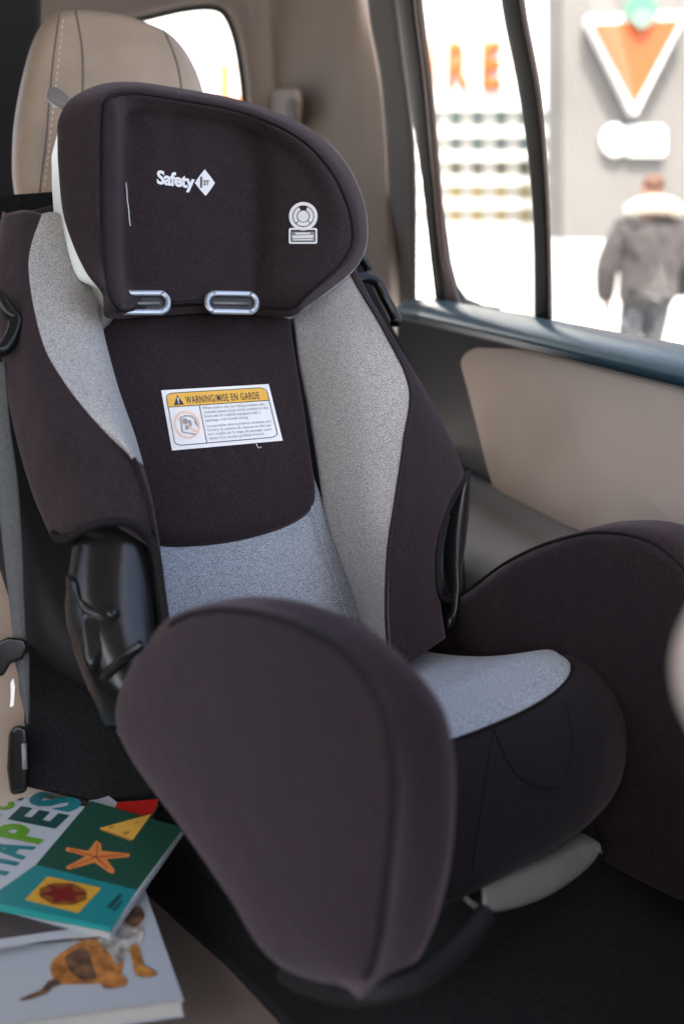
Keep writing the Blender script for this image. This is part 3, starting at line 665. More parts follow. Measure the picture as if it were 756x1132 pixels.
# roof lining, left side pillar, floor
prism('roof_lining', [Vector(p) for p in ((-0.75, -1.3, 1.94), (0.60, -1.3, 1.94), (0.60, 2.4, 1.96), (-0.75, 2.4, 1.96))], Vector((0, 0, 0.05)), M['beigetrim'], car, 0.01)
prism('cargo_panel', [Wy(-60, -60, 1.75), Wy(48, -60, 1.75), Wy(46, 40, 1.75), Wy(44, 140, 1.75), Wy(60, 260, 1.75), Wy(60, 700, 1.75), Wy(-60, 700, 1.75)], Vector((0, 0.06, 0)), M['matblk'], car, 0.01)
prism('quarter_trim', [Vector(p) for p in ((-0.74, 0.95, 0.42), (-0.74, 2.32, 0.42), (-0.70, 2.32, 1.94), (-0.70, 1.05, 1.94))], Vector((-0.06, 0, 0)), M['beigetrim'], car, 0.01)  # unseen left wall, added to shut daylight out of the cargo space
left = prism('unseen_left_door', [Vector((-0.74, y, z)) for y, z in ((-1.25, 0.42), (0.95, 0.42), (0.95, 1.27), (-0.12, 1.28), (-0.16, 1.29), (-1.25, 1.30))], Vector((-0.06, 0, 0)), M['doorblk'], car, 0.01)  # unseen left side, added and kept dark to cut low light and bounce
gt = bpy.data.materials.new('light_dimming_glass'); gt.use_nodes = True; n_ = gt.node_tree; n_.nodes.clear()
oo = n_.nodes.new('ShaderNodeOutputMaterial'); tt_ = n_.nodes.new('ShaderNodeBsdfTransparent'); tt_.inputs[0].default_value = (0.80, 0.81, 0.80, 1); n_.links.new(tt_.outputs[0], oo.inputs[0])
prism('unseen_dimming_pane', [Vector((-0.765, y, z)) for y, z in ((-0.04, 1.26), (0.98, 1.26), (1.06, 1.95), (0.0, 1.95))], Vector((-0.004, 0, 0)), gt, left, smooth=False)  # unseen pane, its tint added to dim daylight from the left
prism('window_divider', [Vector((-0.74, y, z)) for y, z in ((-0.16, 1.28), (-0.04, 1.28), (0.0, 1.95), (-0.12, 1.95))], Vector((-0.05, 0, 0)), M['rubber'], left, 0.006)
prism('unseen_front_door', [Vector((0.635, y, z)) for y, z in ((0.235, 0.42), (0.235, 1.268), (-1.25, 1.29), (-1.25, 0.42))], Vector((0.06, 0, 0)), M['doorblk'], car, 0.01)  # unseen door, added to stop low light from the front right
prism('dashboard', [Vector((-0.74, y, z)) for y, z in ((-1.3, 0.45), (-1.02, 0.5), (-0.95, 1.0), (-1.05, 1.18), (-1.3, 1.24))], Vector((1.36, 0, 0)), M['doorblk'], car, 0.02)
prism('car_floor', [Vector(p) for p in ((-0.8, -1.0, 0.42), (0.63, -1.0, 0.42), (0.63, 2.3, 0.42), (-0.8, 2.3, 0.42))], Vector((0, 0, -0.06)), M['matblk'], car, 0.01)

# ------------------------------------------------------------------ rear bench
bench = empty('rear_bench', Vector((0.2, 1.0, 0.7)), 'beige leather rear seat bench of the car behind and under the child seat', 'car seat')
cz = 1.4-0.575
bo = [Vector((x, y, cz)) for x, y in ((-0.45, 1.35), (-0.5, 1.0), (-0.48, 0.62), (-0.40, 0.50), (0.0, 0.47), (0.35, 0.48), (0.48, 0.56), (0.52, 0.8), (0.52, 1.35), (0.1, 1.42))]
pillow('bench_cushion', bo, Vector((0, 0, 1)), 0.14, mat('shaded_bench_leather', (0.13, 0.108, 0.095), 0.6, spec=.35, noise=(16, .1), bump=(420, .3, .0008, 12, .3, .006)), bench, edge=0.10, puff=0.012, n=90)  # bench leather coloured darker to carry the shade on the cushion
# backrest leaning just behind the child seat
bk = [Bl(x, u, -14.5) for x, u in ((-46, 18), (-34, 22), (0, 21), (18, 19), (22, 10), (22, -20), (15, -34), (-20, -36), (-46, -36), (-50, -10))]
pillow('bench_backrest', bk, NN, 0.10, M['beige'], bench, edge=0.10, puff=0.008, n=90)
# black protector mat hung over the backrest and spread under the child seat
M['mat'] = mat('black_mat_fabric', (0.011, 0.011, 0.0115), 0.9, spec=0.15, noise=(300, .3), bump=(500, .5, .001, 10, .4, .01))
sm_ = empty('seat_protector', Sl(0, -8, -46), 'black protector mat hung over the bench and spread under the child seat', 'seat mat')
NB = -11.5
prism('mat_back', [Bp(x, y, NB) for x, y in ((-6, 215), (8, 330), (20, 500), (27, 640), (30, 760), (31, 868), (110, 886), (330, 910), (520, 690), (505, 500), (420, 330), (380, 250), (200, 200))], -NN*0.012, M['mat'], sm_, 0.004)
mz = 1.4-0.575+0.014
prism('mat_seat', [Wz(x, y, mz) for x, y in ((22, 770), (26, 868), (110, 940), (196, 1016), (250, 1062), (300, 1112), (400, 1215), (640, 1260), (1000, 1130), (860, 880), (700, 800), (480, 780), (250, 790))], Vector((0, 0, -0.012)), M['mat'], sm_, 0.004)
# headrest: rounded leather pillow with two stitched seams
th = 1.28
ho = [(33, 206), (24, 178), (24, 130), (32, 80), (44, 38), (58, 17), (78, 10), (130, 14), (180, 30), (203, 47), (220, 74), (230, 105), (236, 150), (232, 200), (200, 235), (120, 238), (60, 222)]
hdn = (-ray(130, 100)).normalized(); hdn = (NN*0.75 + Vector((-.25, -.6, 0))*.5).normalized()
P0 = Tp(130, 120, th)
hp = [plane(130+(x-130)*1.05, y-14*max(0, (200-y)/190), P0, hdn) for x, y in ho]
hr = pillow('bench_headrest', hp, hdn, 0.09, M['beige'], bench, edge=0.24, puff=0.006, n=110, rings=10)
bpy.context.view_layer.update(); hv = bvh_of(hr)
def hline(nm, pts, r, m, off=0.0):
    P = []
    for q in cr([Vector((*p, 0)) for p in pts], 50):
        s = on_surface(hv, q.x, q.y, off)
        if s is not None: P.append(s)
    return tube(nm, P, r, m, hr, seg=6)
hline('stitched_seam', [(66, 16), (60, 60), (55, 110), (52, 150), (47, 190), (44, 214)], 0.0010, M['seal'])
hline('stitched_seam', [(84, 12), (90, 45), (92, 70), (92, 95), (90, 130)], 0.0011, M['seal'])
hline('stitched_seam', [(180, 31), (192, 58), (199, 84), (203, 120)], 0.0012, M['seal'])
bm = bmesh.new()
for i in range(26):
    y0 = 22 + i*7.2; x0 = 70 - i*.78
    a, b = on_surface(hv, x0, y0, .0005), on_surface(hv, x0-.5, y0+3.8, .0005)
    if a and b: tube_bm(bm, [a, b], 0.0009, seg=5)
bmesh_obj('thread', bm, M['insert'], hr)
tube('headrest_post', [plane(44, 208, P0-hdn*.03, hdn), plane(40, 262, P0-hdn*.03, hdn)], 0.008, M['chrome'], bench, seg=14)

# ------------------------------------------------------------------ lap belt with buckle at the left
belt = empty('seat_belt', Tp(18, 700, 1.02), 'grey webbing seat belt with black buckle hanging left of the child seat', 'seat belt')
def ribbon(name, L_, R_, t, parent, m=None):
    l = cr([Vector((*p, 0)) for p in L_], 30); r = cr([Vector((*p, 0)) for p in R_], 30)
    rows = []
    for a, b in zip(l, r):
        pa, pb = Tp(a.x, a.y, t), Tp(b.x, b.y, t); rows.append([pa, pa.lerp(pb, .5) - ray(10, 600)*0.002, pb])
    return patch(name, rows, 40, 8, m or M['strap'], parent, 0.0016)
ribbon('belt_strap', [(-16, 400), (-9, 470), (-3, 540), (4, 610), (10, 660), (16, 715)], [(6, 400), (12, 470), (20, 530), (25, 600), (27, 650), (30, 715)], 0.90, belt)
ribbon('belt_strap', [(14, 722), (20, 745), (22, 765), (28, 790), (30, 800)], [(33, 722), (33, 745), (33, 765), (33, 785), (32, 800)], 0.895, belt)
prism('latch_plate', [Tp(x, y, 0.885) for x, y in ((-8, 712), (10, 704), (28, 706), (31, 716), (26, 728), (12, 734), (4, 748), (-8, 748))], ray(10, 720)*0.014, M['gloss'], belt, 0.003)
prism('care_tag', [Tp(x, y, 0.885) for x, y in ((12, 755), (15, 750), (17, 759), (15.5, 780), (11.5, 782), (12.5, 768))], ray(10, 760)*0.0008, M['label'], belt, smooth=False)
bk_ = prism('buckle', [Tp(x, y, 0.885) for x, y in ((10, 808), (20, 800), (31, 804), (33, 830), (31, 876), (12, 880), (8, 850))], ray(20, 840)*0.02, M['gloss'], belt, 0.006)
tube('buckle_ridge', [Tp(27, 822, .883), Tp(28, 850, .883)], 0.0022, M['greyplas'], bk_, seg=8)

# ------------------------------------------------------------------ picture books on the bench
def book_mat(name, col): return mat(name, col, 0.35, spec=0.5, coat=0.15, bump=(40, 0.08, 0.001), noise=(6, 0.04))
BM = {k: book_mat(k, c) for k, c in dict(cover_white=(0.36, 0.40, 0.44), cover_green=(0.012, 0.055, 0.035), cover_teal=(0.012, 0.17, 0.18), pages=(0.34, 0.35, 0.33), cover_sky=(0.31, 0.35, 0.39), letter_teal=(0.012, 0.15, 0.17), letter_green=(0.09, 0.24, 0.02), letter_dark=(0.01, 0.05, 0.045), cheese=(0.58, 0.33, 0.06), cheese_dark=(0.34, 0.17, 0.03), star=(0.52, 0.18, 0.05), star_dark=(0.36, 0.10, 0.025), quilt_red=(0.13, 0.012, 0.01), quilt_gold=(0.48, 0.27, 0.03), quilt_brown=(0.17, 0.06, 0.015), tiger=(0.48, 0.20, 0.045), tiger_dark=(0.05, 0.035, 0.03), tiger_pale=(0.42, 0.40, 0.36), red=(0.42, 0.015, 0.012), photo_dark=(0.05, 0.045, 0.045), turq=(0.02, 0.30, 0.28)).items()}
class Book:
    def __init__(s, name, corners, z, thick, cover, label, skew=0):
        s.c = [Wz(x, y, z) for x, y in corners]; s.z = z
        s.root = empty(name, sum(s.c, Vector())/4 - Vector((0, 0, thick)), label, 'book', 'picture books on the rear bench')
        s.up = Vector((0, 0, 1)); s.t = thick
        c = [p - s.up*thick for p in s.c]
        s.block('page_block', .985, thick-.0012, .0006, BM['pages'])
        s.cover = s.sheet('front_cover', [[(0, 0), (1, 0), (1, 1), (0, 1)]], 0.0, cover, s.root, .0009)
        s.sheet('back_cover', [[(0, 0), (1, 0), (1, 1), (0, 1)]], -thick+.0006, cover, s.root, .0009)
    def at(s, u, v, h=0.0): return s.c[0].lerp(s.c[1], u).lerp(s.c[3].lerp(s.c[2], u), v) + s.up*h
    def block(s, nm, k, t, h0, m):
        o = [s.at(.5+(u-.5)*k, .5+(v-.5)*k, -h0) for u, v in ((0, 0), (1, 0), (1, 1), (0, 1))]
        return prism(nm, o, -s.up*(t-h0), m, s.root, smooth=False)
    def sheet(s, nm, polys, h, m, parent, th=0.0):
        me = poly_mesh(nm, polys); o = flat_sheet(nm, me, lambda x, y: s.at(x, y, h), m, parent)
        if th:
            sd = o.modifiers.new('thickness', 'SOLIDIFY'); sd.thickness = th; sd.offset = 0
        return o
    def inv(s, px, py):      # where a measured point lies on this cover, as (u, v)
        P = Wz(px, py, s.z); u, v = .5, .5
        e1 = s.c[1]-s.c[0]; e2 = s.c[3]-s.c[0]; d = P-s.c[0]
        det = e1.x*e2.y-e1.y*e2.x
        return ((d.x*e2.y-d.y*e2.x)/det, (e1.x*d.y-e1.y*d.x)/det)
    def px(s, nm, polys, h, m, parent): return s.sheet(nm, [[s.inv(*p) for p in q] for q in polys], h, m, parent)
def par(a, b, d): return [a, b, (b[0]+d[0]-a[0], b[1]+d[1]-a[1]), d]
def world_par(a, b, d, z):   # complete a parallelogram in the plane, return 4th corner as world; keep as pixel by projection
    A_, B_, D_ = Wz(*a, z), Wz(*b, z), Wz(*d, z); C_ = B_ + D_ - A_
    v = C_-CAM; dd = v.dot(fw); return [a, b, (378+F*v.dot(rt)/dd, 566-F*v.dot(uv)/dd), d]
zb = 1.4-0.497
# tiger book, underneath: right edge from (160,985) down to (203,1105)
tb = Book('picture_book', world_par((203, 1105), (152, 960), (-60, 1142), zb-.012), zb-.012, 0.014, BM['cover_sky'], 'white picture book with a sitting tiger cub on its cover, lying lowest')
mb = Book('picture_book', world_par((116, 1030), (176, 884), (-70, 1044), zb-.006)[:], zb-.0055, 0.006, BM['photo_dark'], 'picture book with red and white cover corner, between the tiger and green books')
sb = Book('picture_book', world_par((122, 1032), (203, 916), (-118, 969), zb), zb, 0.0052, BM['cover_white'], 'green and teal picture book about shapes with a starfish on its cover, lying on top')
# tiger cub print
def soft(l, n=5): return [(p.x, p.y) for p in cr([Vector((*q, 0)) for q in l], len(l)*n, True)]
def fan(l): c = (sum(p[0] for p in l)/len(l), sum(p[1] for p in l)/len(l)); return [[l[i], l[(i+1) % len(l)], c] for i in range(len(l))]
def animal_mat(name, lo, hi, sc):
    m = mat(name, hi, 0.4, noise=(sc, .3, 6), cols=(lo, hi)); return m
BM['tiger'] = animal_mat('tiger_print_orange', (0.16, 0.055, 0.012), (0.46, 0.20, 0.05), 75); BM['tiger_pale'] = animal_mat('tiger_print_grey', (0.13, 0.12, 0.11), (0.46, 0.45, 0.42), 110); BM['tiger_dark'] = animal_mat('tiger_print_dark', (0.03, 0.02, 0.018), (0.17, 0.085, 0.04), 90)
tb.px('tiger_print', fan(soft([(112, 1032), (126, 1024), (134, 1040), (137, 1068), (130, 1082), (112, 1088), (90, 1089), (68, 1089), (58, 1080), (57, 1066), (66, 1056), (82, 1046), (98, 1037)])), 0.0009, BM['tiger'], tb.cover)
tb.px('tiger_chest', fan(soft([(106, 1036), (120, 1026), (140, 1016), (156, 1018), (159, 1034), (152, 1050), (140, 1058), (130, 1068), (122, 1056)])), 0.0012, BM['tiger_pale'], tb.cover)
tb.px('tiger_foreleg', fan(soft([(98, 1050), (112, 1050), (120, 1064), (130, 1076), (140, 1084), (139, 1091), (128, 1094), (116, 1094), (110, 1086), (104, 1070)])), 0.0016, BM['tiger'], tb.cover)
tb.px('tiger_far_leg', fan(soft([(144, 1050), (152, 1046), (157, 1060), (160, 1070), (172, 1075), (172, 1080), (160, 1082), (150, 1079), (147, 1065)])), 0.0015, BM['tiger'], tb.cover)
tb.px('tiger_flank', fan(soft([(72, 1062), (84, 1052), (98, 1052), (104, 1066), (108, 1082), (96, 1085), (82, 1080)])), 0.0014, BM['tiger_dark'], tb.cover)
tb.px('tiger_tail', [[(64, 1082), (54, 1086), (46, 1096), (34, 1101), (22, 1106), (24, 1108), (38, 1105), (52, 1100), (60, 1092), (68, 1090)]], 0.0013, BM['tiger_dark'], tb.cover)
tb.px('tiger_face', fan(soft([(138, 1019), (144, 1008), (154, 1004), (160, 1014), (154, 1024), (146, 1026)])), 0.0017, BM['tiger_dark'], tb.cover)
tb.px('cover_edge_band', [[(203, 1105), (205, 1108), (-60, 1146), (-60, 1142)]], .0009, BM['pages'], tb.cover)
# red and white corner of the middle book
mb.px('cover_red_print', [[(130, 888), (176, 884), (170, 900), (140, 905), (126, 897)]], 0.0009, BM['red'], mb.cover)
mb.px('cover_white_print', [[(95, 900), (104, 868), (130, 888), (126, 897), (120, 905)]], 0.0008, BM['cover_white'], mb.cover)
mb.px('cover_white_band', [[(-60, 1048), (118, 1022), (116, 1030), (-60, 1060)]], 0.0008, BM['cover_white'], mb.cover)
# shapes cover
sb.px('cover_green_panel', [[(100, 886), (203, 916), (152, 985), (40, 957)]], 0.0008, BM['cover_green'], sb.cover)
sb.px('cover_teal_panel', [[(40, 957), (152, 985), (122, 1032), (-20, 998), (0, 985)]], 0.0008, BM['cover_teal'], sb.cover)
sb.px('cover_turquoise_edge', [[(-20, 996), (122, 1026), (122, 1032), (-30, 1003)]], 0.0011, BM['turq'], sb.cover)
sb.px('cheese_print', [[(110, 917), (168, 901), (147, 930)]], 0.0012, BM['cheese'], sb.cover)
sb.px('cheese_holes', [[(120, 916), (126, 914), (126, 917), (121, 918)], [(136, 922), (144, 920), (142, 924), (137, 925)], [(150, 911), (155, 909), (153, 912), (150, 913)], [(110, 917), (147, 930), (145, 931.5), (112, 919.5)]], 0.0015, BM['cheese_dark'], sb.cover)
starp = [(107, 930), (112, 934), (113, 942), (144, 945), (143, 949), (118, 951), (127, 963), (126, 967), (121, 966), (105, 955), (76, 963), (73, 960), (95, 948), (73, 942), (74, 938), (98, 942)]
sb.px('starfish_print', [[starp[i], starp[(i+1) % 16], (107, 949)] for i in range(16)], 0.0012, BM['star'], sb.cover)
sb.px('starfish_ridges', [[(107, 934), (109, 934), (108, 949), (106, 949)], [(107, 948), (138, 946), (138, 948), (107, 950)], [(107, 949), (122, 962), (120, 963), (105, 950)], [(106, 948), (78, 960), (78, 962), (106, 950)], [(106, 948), (78, 940), (78, 942), (106, 950)]], 0.0015, BM['star_dark'], sb.cover)
QC = [(53, 970), (113, 983), (87, 1011), (28, 996)]
def qd(u, v): q = bil([Vector((*p, 0)) for p in QC], u, v); return (q[0], q[1])
def qpoly(l): return [qd(*p) for p in l]
sb.px('quilt_print', [qpoly([(0, 0), (1, 0), (1, 1), (0, 1)])], 0.0012, BM['quilt_gold'], sb.cover)
sb.px('quilt_patches', [qpoly([(.2, .2), (.5, .06), (.8, .2), (.94, .5), (.8, .8), (.5, .94), (.2, .8), (.06, .5)])], 0.0015, BM['quilt_brown'], sb.cover)
sb.px('quilt_star', [qpoly([(.5, .1), (.6, .34), (.88, .3), (.7, .5), (.88, .72), (.6, .68), (.5, .9), (.4, .68), (.1, .74), (.3, .5), (.1, .28), (.4, .34)])], 0.0018, BM['quilt_red'], sb.cover)
sb.px('cover_small_print', [[(118, 1004), (132, 990), (136, 991), (123, 1006)], [(124, 1008), (134, 997), (136, 998), (127, 1009)]], 0.0012, BM['letter_dark'], sb.cover)
def cover_word(chars, p0, p1, uph, cols):
    """letters along a measured baseline p0->p1; uph = pixel vector of the cap height"""
    n = len(chars)
    for i, (ch, c) in enumerate(zip(chars, cols)):
        t = text_mesh(ch, 0.045); xs = [v.co.x for v in t.vertices]; x0, x1 = min(xs), max(xs); h = max(v.co.y for v in t.vertices)
        a = Vector(p0).lerp(Vector(p1), i/n); b = Vector(p0).lerp(Vector(p1), (i+.86)/n); uu = Vector(uph)
        def fn(x, y):
            q = a.lerp(b, (x-x0)/(x1-x0)) + uu*(y/h); return sb.at(*sb.inv(q.x, q.y), 0.0010)
        flat_sheet('cover_letter', t, fn, BM[c], sb.cover)
cover_word('SHAPES', (-14, 986), (95, 882), (-50, -10), ['letter_dark', 'letter_teal', 'letter_teal', 'letter_green', 'letter_dark', 'letter_teal'])
cover_word('YOUR', (-24, 922), (37, 874), (-27, -8), ['letter_dark', 'letter_teal', 'letter_green', 'letter_dark'])

# ------------------------------------------------------------------ front seat edge at the far right, close to the lens
fs = empty('front_seat', Vector((0.42, 0.0, 0.5)), 'beige front seat whose side shows at the right edge, close to the camera', 'car seat')
fo_ = [(0.262, 0.62), (0.256, 0.85), (0.254, 1.0), (0.250, 1.12), (0.230, 1.20), (0.211, 1.228), (0.1965, 1.255), (0.1965, 1.280), (0.216, 1.312), (0.250, 1.36), (0.30, 1.46), (0.36, 1.50), (0.54, 1.50), (0.60, 1.44), (0.62, 1.2), (0.62, 0.9), (0.61, 0.62), (0.42, 0.55)]
pillow('front_backrest', [Vector((x, 0.29-(z-.62)*.03, z)) for x, z in fo_], Vector((0, 1, 0.05)).normalized(), 0.12, M['insert'], fs, edge=0.10, puff=0.004, n=120)
pillow('front_cushion', [Vector((x, y, 0.72)) for x, y in ((0.25, 0.2), (0.24, -0.3), (0.28, -0.36), (0.58, -0.36), (0.61, -0.3), (0.6, 0.2))], Vector((0, 0, 1)), 0.16, M['beige'], fs, edge=0.12, n=60)

# ================================================================== OUTSIDE
o = prism('parking_lot', [Vector(p) for p in ((-60, -40, 0), (80, -40, 0), (80, 80, 0), (-60, 80, 0))], Vector((0, 0, -0.1)), mat('pale_concrete', (0.36, 0.35, 0.33), 0.85, noise=(1.5, 0.12)), None, smooth=False); struct(o)
X = {'fascia': mat('white_fascia', (0.82, 0.82, 0.80), 0.7, noise=(1, .04)), 'wallgrey': mat('grey_cladding', (0.195, 0.187, 0.183), 0.8, noise=(1.2, .06)), 'mull': mat('pale_mullion', (0.55, 0.54, 0.52), 0.6), 'tealglass': mat('teal_window_glass', (0.15, 0.20, 0.205), 0.2), 'amber': mat('amber_blind', (0.40, 0.32, 0.17), 0.6), 'darkglass': mat('dark_window_glass', (0.15, 0.145, 0.11), 0.2), 'orange': mat('orange_letter', (0.66, 0.16, 0.035), 0.5), 'signred': mat('orange_red_panel', (0.55, 0.11, 0.03), 0.5), 'signwhite': mat('white_sign_edge', (0.85, 0.85, 0.84), 0.5), 'leaf': mat('leaf_green', (0.10, 0.34, 0.20), 0.5), 'leafpale': mat('pale_leaf_stem', (0.20, 0.30, 0.25), 0.5)}
DB = 14.0
store = empty('store_building', Dp(520, 300, DB) * 1, 'white store building with orange sign letters above a band of small square windows', 'building')
store.location.z = 0
prism('wall', [Dp(x, y, DB) for x, y in ((-500, -400), (640, -400), (640, 122), (-500, 122))], HH*0.5, X['fascia'], store, smooth=False)
prism('wall_base', [Dp(x, y, DB) for x, y in ((-500, 246), (640, 246), (640, 362), (-500, 362))], HH*0.5, X['fascia'], store, smooth=False)
wb = prism('window_band', [Dp(x, y, DB+.12) for x, y in ((-200, 122.5), (639, 122.5), (639, 245.5), (-200, 245.5))], HH*0.3, X['mull'], store, smooth=False)
cx = [473, 498, 522, 548, 574, 606]
for r_, (y0, y1) in enumerate(((123, 139), (152, 166), (179, 193), (206, 219), (232, 245))):
    for x in cx:
        if x+13 > 638: continue
        prism('window_pane', [Dp(a, b, DB+.1) for a, b in ((x, y0), (x+11.5, y0), (x+11.5, y1), (x, y1))], HH*0.05, X['tealglass' if r_ < 2 else ('darkglass' if r_ == 2 else 'amber')], wb, smooth=False)
bm = bmesh.new()
for y in (145.5, 172.5, 199.5, 225.5):
    pass
bm.free()
for (y0, y1) in ((140, 151), (167, 178), (194, 205), (220, 231)):
    prism('window_ledge', [Dp(a, b, DB-.02) for a, b in ((-200, y0), (639, y0), (639, y1), (-200, y1))], HH*0.13, X['fascia'], wb, smooth=False)
sgn = empty('store_sign', Dp(515, 75, DB), 'orange letters spelling TIRE on the white fascia, seen through the quarter window', 'sign')
for ch, x0, x1 in (('T', 440, 466), ('I', 474, 480), ('R', 495, 518), ('E', 533, 553)):
    t = text_mesh(ch, 0.03); xs = [v.co.x for v in t.vertices]; a0, a1 = min(xs), max(xs); h = max(v.co.y for v in t.vertices)
    o = flat_sheet('sign_letter', t, lambda x, y: Dp(x0+(x-a0)/(a1-a0)*(x1-x0), 96 - y/h*50, DB-.06), X['orange'], sgn)
    sd = o.modifiers.new('thickness', 'SOLIDIFY'); sd.thickness = 0.05; sd.offset = 0
sg2 = empty('store_sign', Dp(250, 90, DB), 'orange sign lettering seen blurred through the tailgate window', 'sign')
for (x0, y0, x1, y1) in ((242, 70, 254, 104), (222, 106, 300, 117), (268, 66, 276, 104)):
    prism('sign_letter', [Dp(a, b, DB-.08) for a, b in ((x0, y0), (x1, y0), (x1, y1), (x0, y1))], HH*.06, X['orange'], sg2, smooth=False)
DG = 11.0
gb = empty('store_entrance_block', Dp(700, 300, DG), 'grey clad building block carrying the triangular sign, right of the white store', 'building')
gb.location.z = 0
prism('wall', [Dp(x, y, DG) for x, y in ((622, -300), (1300, -300), (1300, 264), (622, 264))], HH*0.8, X['wallgrey'], gb, smooth=False)
prism('wall_base', [Dp(x, y, DG-.01) for x, y in ((622, 264.5), (1300, 264.5), (1300, 386), (622, 386))], HH*0.8, X['fascia'], gb, smooth=False)
ts = empty('triangle_sign', Dp(701, 60, DG), 'orange triangle sign with white border and green leaf on the grey wall', 'sign')
def Dpl(l, d): return [Dp(x, y, d) for x, y in l]
prism('sign_border', Dpl([(647, 20), (651, 16.5), (757, 11.5), (760, 16), (704, 127), (699, 127)], DG-.25), HH*.2, X['signwhite'], ts, 0.03)
prism('sign_panel', Dpl([(656, 27), (751, 22), (701, 115)], DG-.28), HH*.02, X['signred'], ts, smooth=False)
prism('sign_leaf', Dpl([(709, 28), (700, 20), (690, 15), (694, 10), (689, 3), (697, 4), (699, -6), (704, -2), (709, -14), (714, -2), (719, -6), (721, 4), (729, 3), (724, 10), (728, 15), (718, 20)], DG-.33), HH*.04, X['leaf'], ts, smooth=False)
prism('leaf_base', Dpl([(709, 33), (697, 24), (697, 15), (705, 9), (716, 9), (723, 16), (722, 24)], DG-.36), HH*.02, X['leafpale'], ts, smooth=False)
ws = empty('wall_sign', Dp(700, 155, DG), 'white rounded sign under the orange triangle on the grey wall', 'sign')
prism('sign_disc', Dpl([(680+16*math.cos(a)*1.0, 155+19*math.sin(a)) for a in [2*math.pi*i/24 for i in range(24)]], DG-.1), HH*.08, X['signwhite'], ws, 0.02)
prism('sign_plate', Dpl(rrect(690, 138, 737, 174, 8), DG-.102), HH*.08, X['signwhite'], ws, 0.02)

# ------------------------------------------------------------------ person walking away outside
PD = 7.4
cl = {'jacket': mat('grey_jacket_cloth', (0.065, 0.058, 0.06), 0.9, noise=(14, .25), sheen=.2), 'fur': mat('cream_fur', (0.70, 0.63, 0.53), 0.95, noise=(40, .2), bump=(60, .8, .02)), 'hair': mat('short_auburn_hair', (0.17, 0.085, 0.06), 0.8, noise=(60, .3), bump=(90, .5, .01)), 'skin': mat('skin_tone', (0.46, 0.27, 0.20), 0.55, noise=(20, .08)), 'pants': mat('speckled_trousers', (0.06, 0.065, 0.075), .85, noise=(22, .9, 2), cols=((0.03, 0.032, 0.04), (0.16, 0.165, 0.18))), 'shoe': mat('dark_shoe', (0.02, 0.02, 0.02), .5)}
def Pm(px, py, d=0.0): return Dp(px, py, PD+d)
pc = Pm(717, 300); pc.z = 0
person = empty('person', pc, 'person in a dark grey jacket with cream fur hood, walking away outside the window', 'person')
m_px = PD/F*1.04
cxp, cyp = 706, 300
R_, U_, B_ = Vector((math.cos(PSI), -math.sin(PSI), 0)), Vector((0, 0, 1)), HH
def pp(x, z, y=0.0): return pc + R_*x + U_*z + B_*y
def skin_body(name, chains, m, parent, levels=2):
    vs, es, rs = [], [], []
    for ch in chains:
        for i, (p, r, link_) in enumerate(ch):
            if link_ is not None and i == 0: prev = link_; continue
            vs.append(p); rs.append(r)
            if i > 0: es.append((prev, len(vs)-1))
            prev = len(vs)-1
    me = bpy.data.meshes.new(name); me.from_pydata(vs, es, [])
    o = link(name, me, m, parent)
    o.modifiers.new('skin', 'SKIN'); 
    for i, r in enumerate(rs): o.data.skin_vertices[0].data[i].radius = r if isinstance(r, tuple) else (r, r)
    o.data.skin_vertices[0].data[0].use_root = True
    s = o.modifiers.new('smooth', 'SUBSURF'); s.levels = levels; s.render_levels = levels
    return o
# heights from the picture: crown 1.74 m, shoulders 1.44, jacket hem 0.80
H0 = Pm(714, 189).z; SHZ = Pm(706, 240).z; HEM = Pm(706, 336).z
dx = (Pm(721, 200)-pc).dot(R_)
body = skin_body('body', [[(pp(0, .92), (.14, .10), None), (pp(0.0, 1.15), (.13, .095), None), (pp(0.01, SHZ-.06), (.15, .10), None), (pp(dx*.6, SHZ+.05), (.055, .055), None), (pp(dx, SHZ+.14, -.0), (.06, .07), None), (pp(dx, H0-.12, .0), (.078, .095), None), (pp(dx, H0-.04, .0), (.055, .07), None)],
    [(None, None, 0), (pp(-.09, .84), (.085, .09), None), (pp(-.10, .48, .05), .058, None), (pp(-.11, .10, -.10), .042, None), (pp(-.11, .05, .05), (.04, .03), None)],
    [(None, None, 0), (pp(.08, .84), (.085, .09), None), (pp(.085, .48, .10), .058, None), (pp(.08, .09, .16), .042, None), (pp(.08, .05, .30), (.04, .03), None)],
    [(None, None, 2), (pp(-.19, SHZ-.09), .06, None), (pp(-.27, SHZ-.34, .0), .045, None), (pp(-.25, SHZ-.56, .10), .036, None), (pp(-.24, SHZ-.66, .14), (.03, .02), None)],
    [(None, None, 2), (pp(.21, SHZ-.09), .06, None), (pp(.29, SHZ-.33, .02), .045, None), (pp(.24, SHZ-.52, .17), .036, None), (pp(.22, SHZ-.58, .25), (.03, .02), None)]], cl['skin'], person)
skin_body('jacket', [[(pp(0, HEM-.04), (.235, .17), None), (pp(0, HEM+.1), (.235, .17), None), (pp(0, HEM+.25), (.23, .165), None), (pp(.01, SHZ-.22), (.24, .165), None), (pp(.01, SHZ-.06), (.20, .135), None), (pp(dx*.5, SHZ+.02), (.10, .09), None)],
    [(None, None, 3), (pp(-.22, SHZ-.09), .10, None), (pp(-.30, SHZ-.34, .0), .088, None), (pp(-.265, SHZ-.58, .10), .07, None)],
    [(None, None, 3), (pp(.24, SHZ-.09), .10, None), (pp(.32, SHZ-.33, .02), .088, None), (pp(.26, SHZ-.54, .16), .07, None)]], cl['jacket'], person)
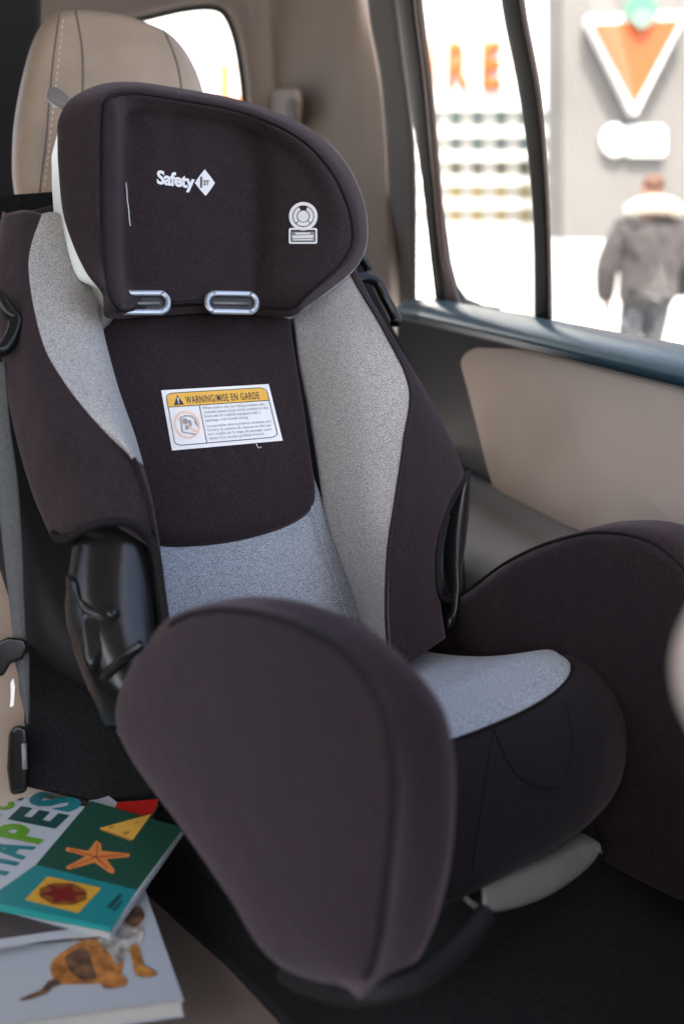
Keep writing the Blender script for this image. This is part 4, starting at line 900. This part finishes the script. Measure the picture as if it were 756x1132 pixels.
skin_body('trousers', [[(pp(0, 1.0), (.17, .125), None), (pp(-.085, .82), (.10, .105), None), (pp(-.10, .48, .05), .078, None), (pp(-.11, .12, -.09), .065, None)], [(None, None, 0), (pp(.08, .82), (.10, .105), None), (pp(.085, .48, .10), .078, None), (pp(.08, .12, .15), .065, None)]], cl['pants'], person)
for sx_, yy in ((-.11, -.02), (.08, .23)): skin_body('shoe', [[(pp(sx_, .06, yy-.09), (.05, .055), None), (pp(sx_, .05, yy), (.05, .05), None), (pp(sx_, .035, yy+.12), (.045, .03), None)]], cl['shoe'], person)
skin_body('fur_hood', [[(pp(dx-.19, SHZ+.03, -.06), .045, None), (pp(dx-.11, SHZ+.075, -.12), .062, None), (pp(dx, SHZ+.085, -.14), .07, None), (pp(dx+.11, SHZ+.07, -.12), .062, None), (pp(dx+.19, SHZ+.02, -.05), .045, None)]], cl['fur'], person)
skin_body('hair', [[(pp(dx, H0-.14, -.035), (.075, .075), None), (pp(dx, H0-.075, -.015), (.088, .10), None), (pp(dx, H0-.03, .0), (.06, .07), None)]], cl['hair'], person)

# ------------------------------------------------------------------ camera, sky, sun
cd = bpy.data.cameras.new('camera'); cam = bpy.data.objects.new('camera', cd); COL.objects.link(cam)
cam.location = CAM; Rm = Matrix((rt, uv, -fw)).transposed(); cam.rotation_euler = Rm.to_euler()
cd.sensor_fit = 'VERTICAL'; cd.sensor_height = 36; cd.sensor_width = 24; cd.lens = F*36/PH; cd.clip_start = 0.01; cd.clip_end = 500
cd.dof.use_dof = True; cd.dof.focus_distance = 1.0; cd.dof.aperture_fstop = 3.5; cd.dof.aperture_blades = 0
S.camera = cam
w = bpy.data.worlds.new('World'); S.world = w; w.use_nodes = True; nt = w.node_tree
sky = nt.nodes.new('ShaderNodeTexSky'); sky.sky_type = 'NISHITA'; sky.sun_disc = False
SE, SAZ = math.radians(58), math.radians(205)      # azimuth of the sun measured clockwise from +Y
sky.sun_elevation = SE; sky.sun_rotation = SAZ; sky.air_density = 0.8; sky.dust_density = 5.0; sky.ozone_density = 0.4
bgn = nt.nodes['Background']; bgn.inputs['Strength'].default_value = 0.13; nt.links.new(sky.outputs[0], bgn.inputs[0])
sd = bpy.data.lights.new('sun', 'SUN'); sd.energy = 2.0; sd.angle = math.radians(0.5); sd.color = (1, .93, .84)
so = bpy.data.objects.new('sun', sd); COL.objects.link(so)
sv = Vector((math.sin(SAZ)*math.cos(SE), math.cos(SAZ)*math.cos(SE), math.sin(SE)))
so.rotation_euler = sv.to_track_quat('Z', 'Y').to_euler(); so.location = (0, 0, 30)
S.view_settings.view_transform = 'Standard'; S.view_settings.look = 'None'; S.view_settings.exposure = 2.95; S.view_settings.gamma = 1
S.render.engine = 'CYCLES'; S.cycles.use_denoising = True; S.cycles.max_bounces = 10; S.cycles.diffuse_bounces = 6; S.cycles.transparent_max_bounces = 12
S.cycles.sample_clamp_indirect = 6
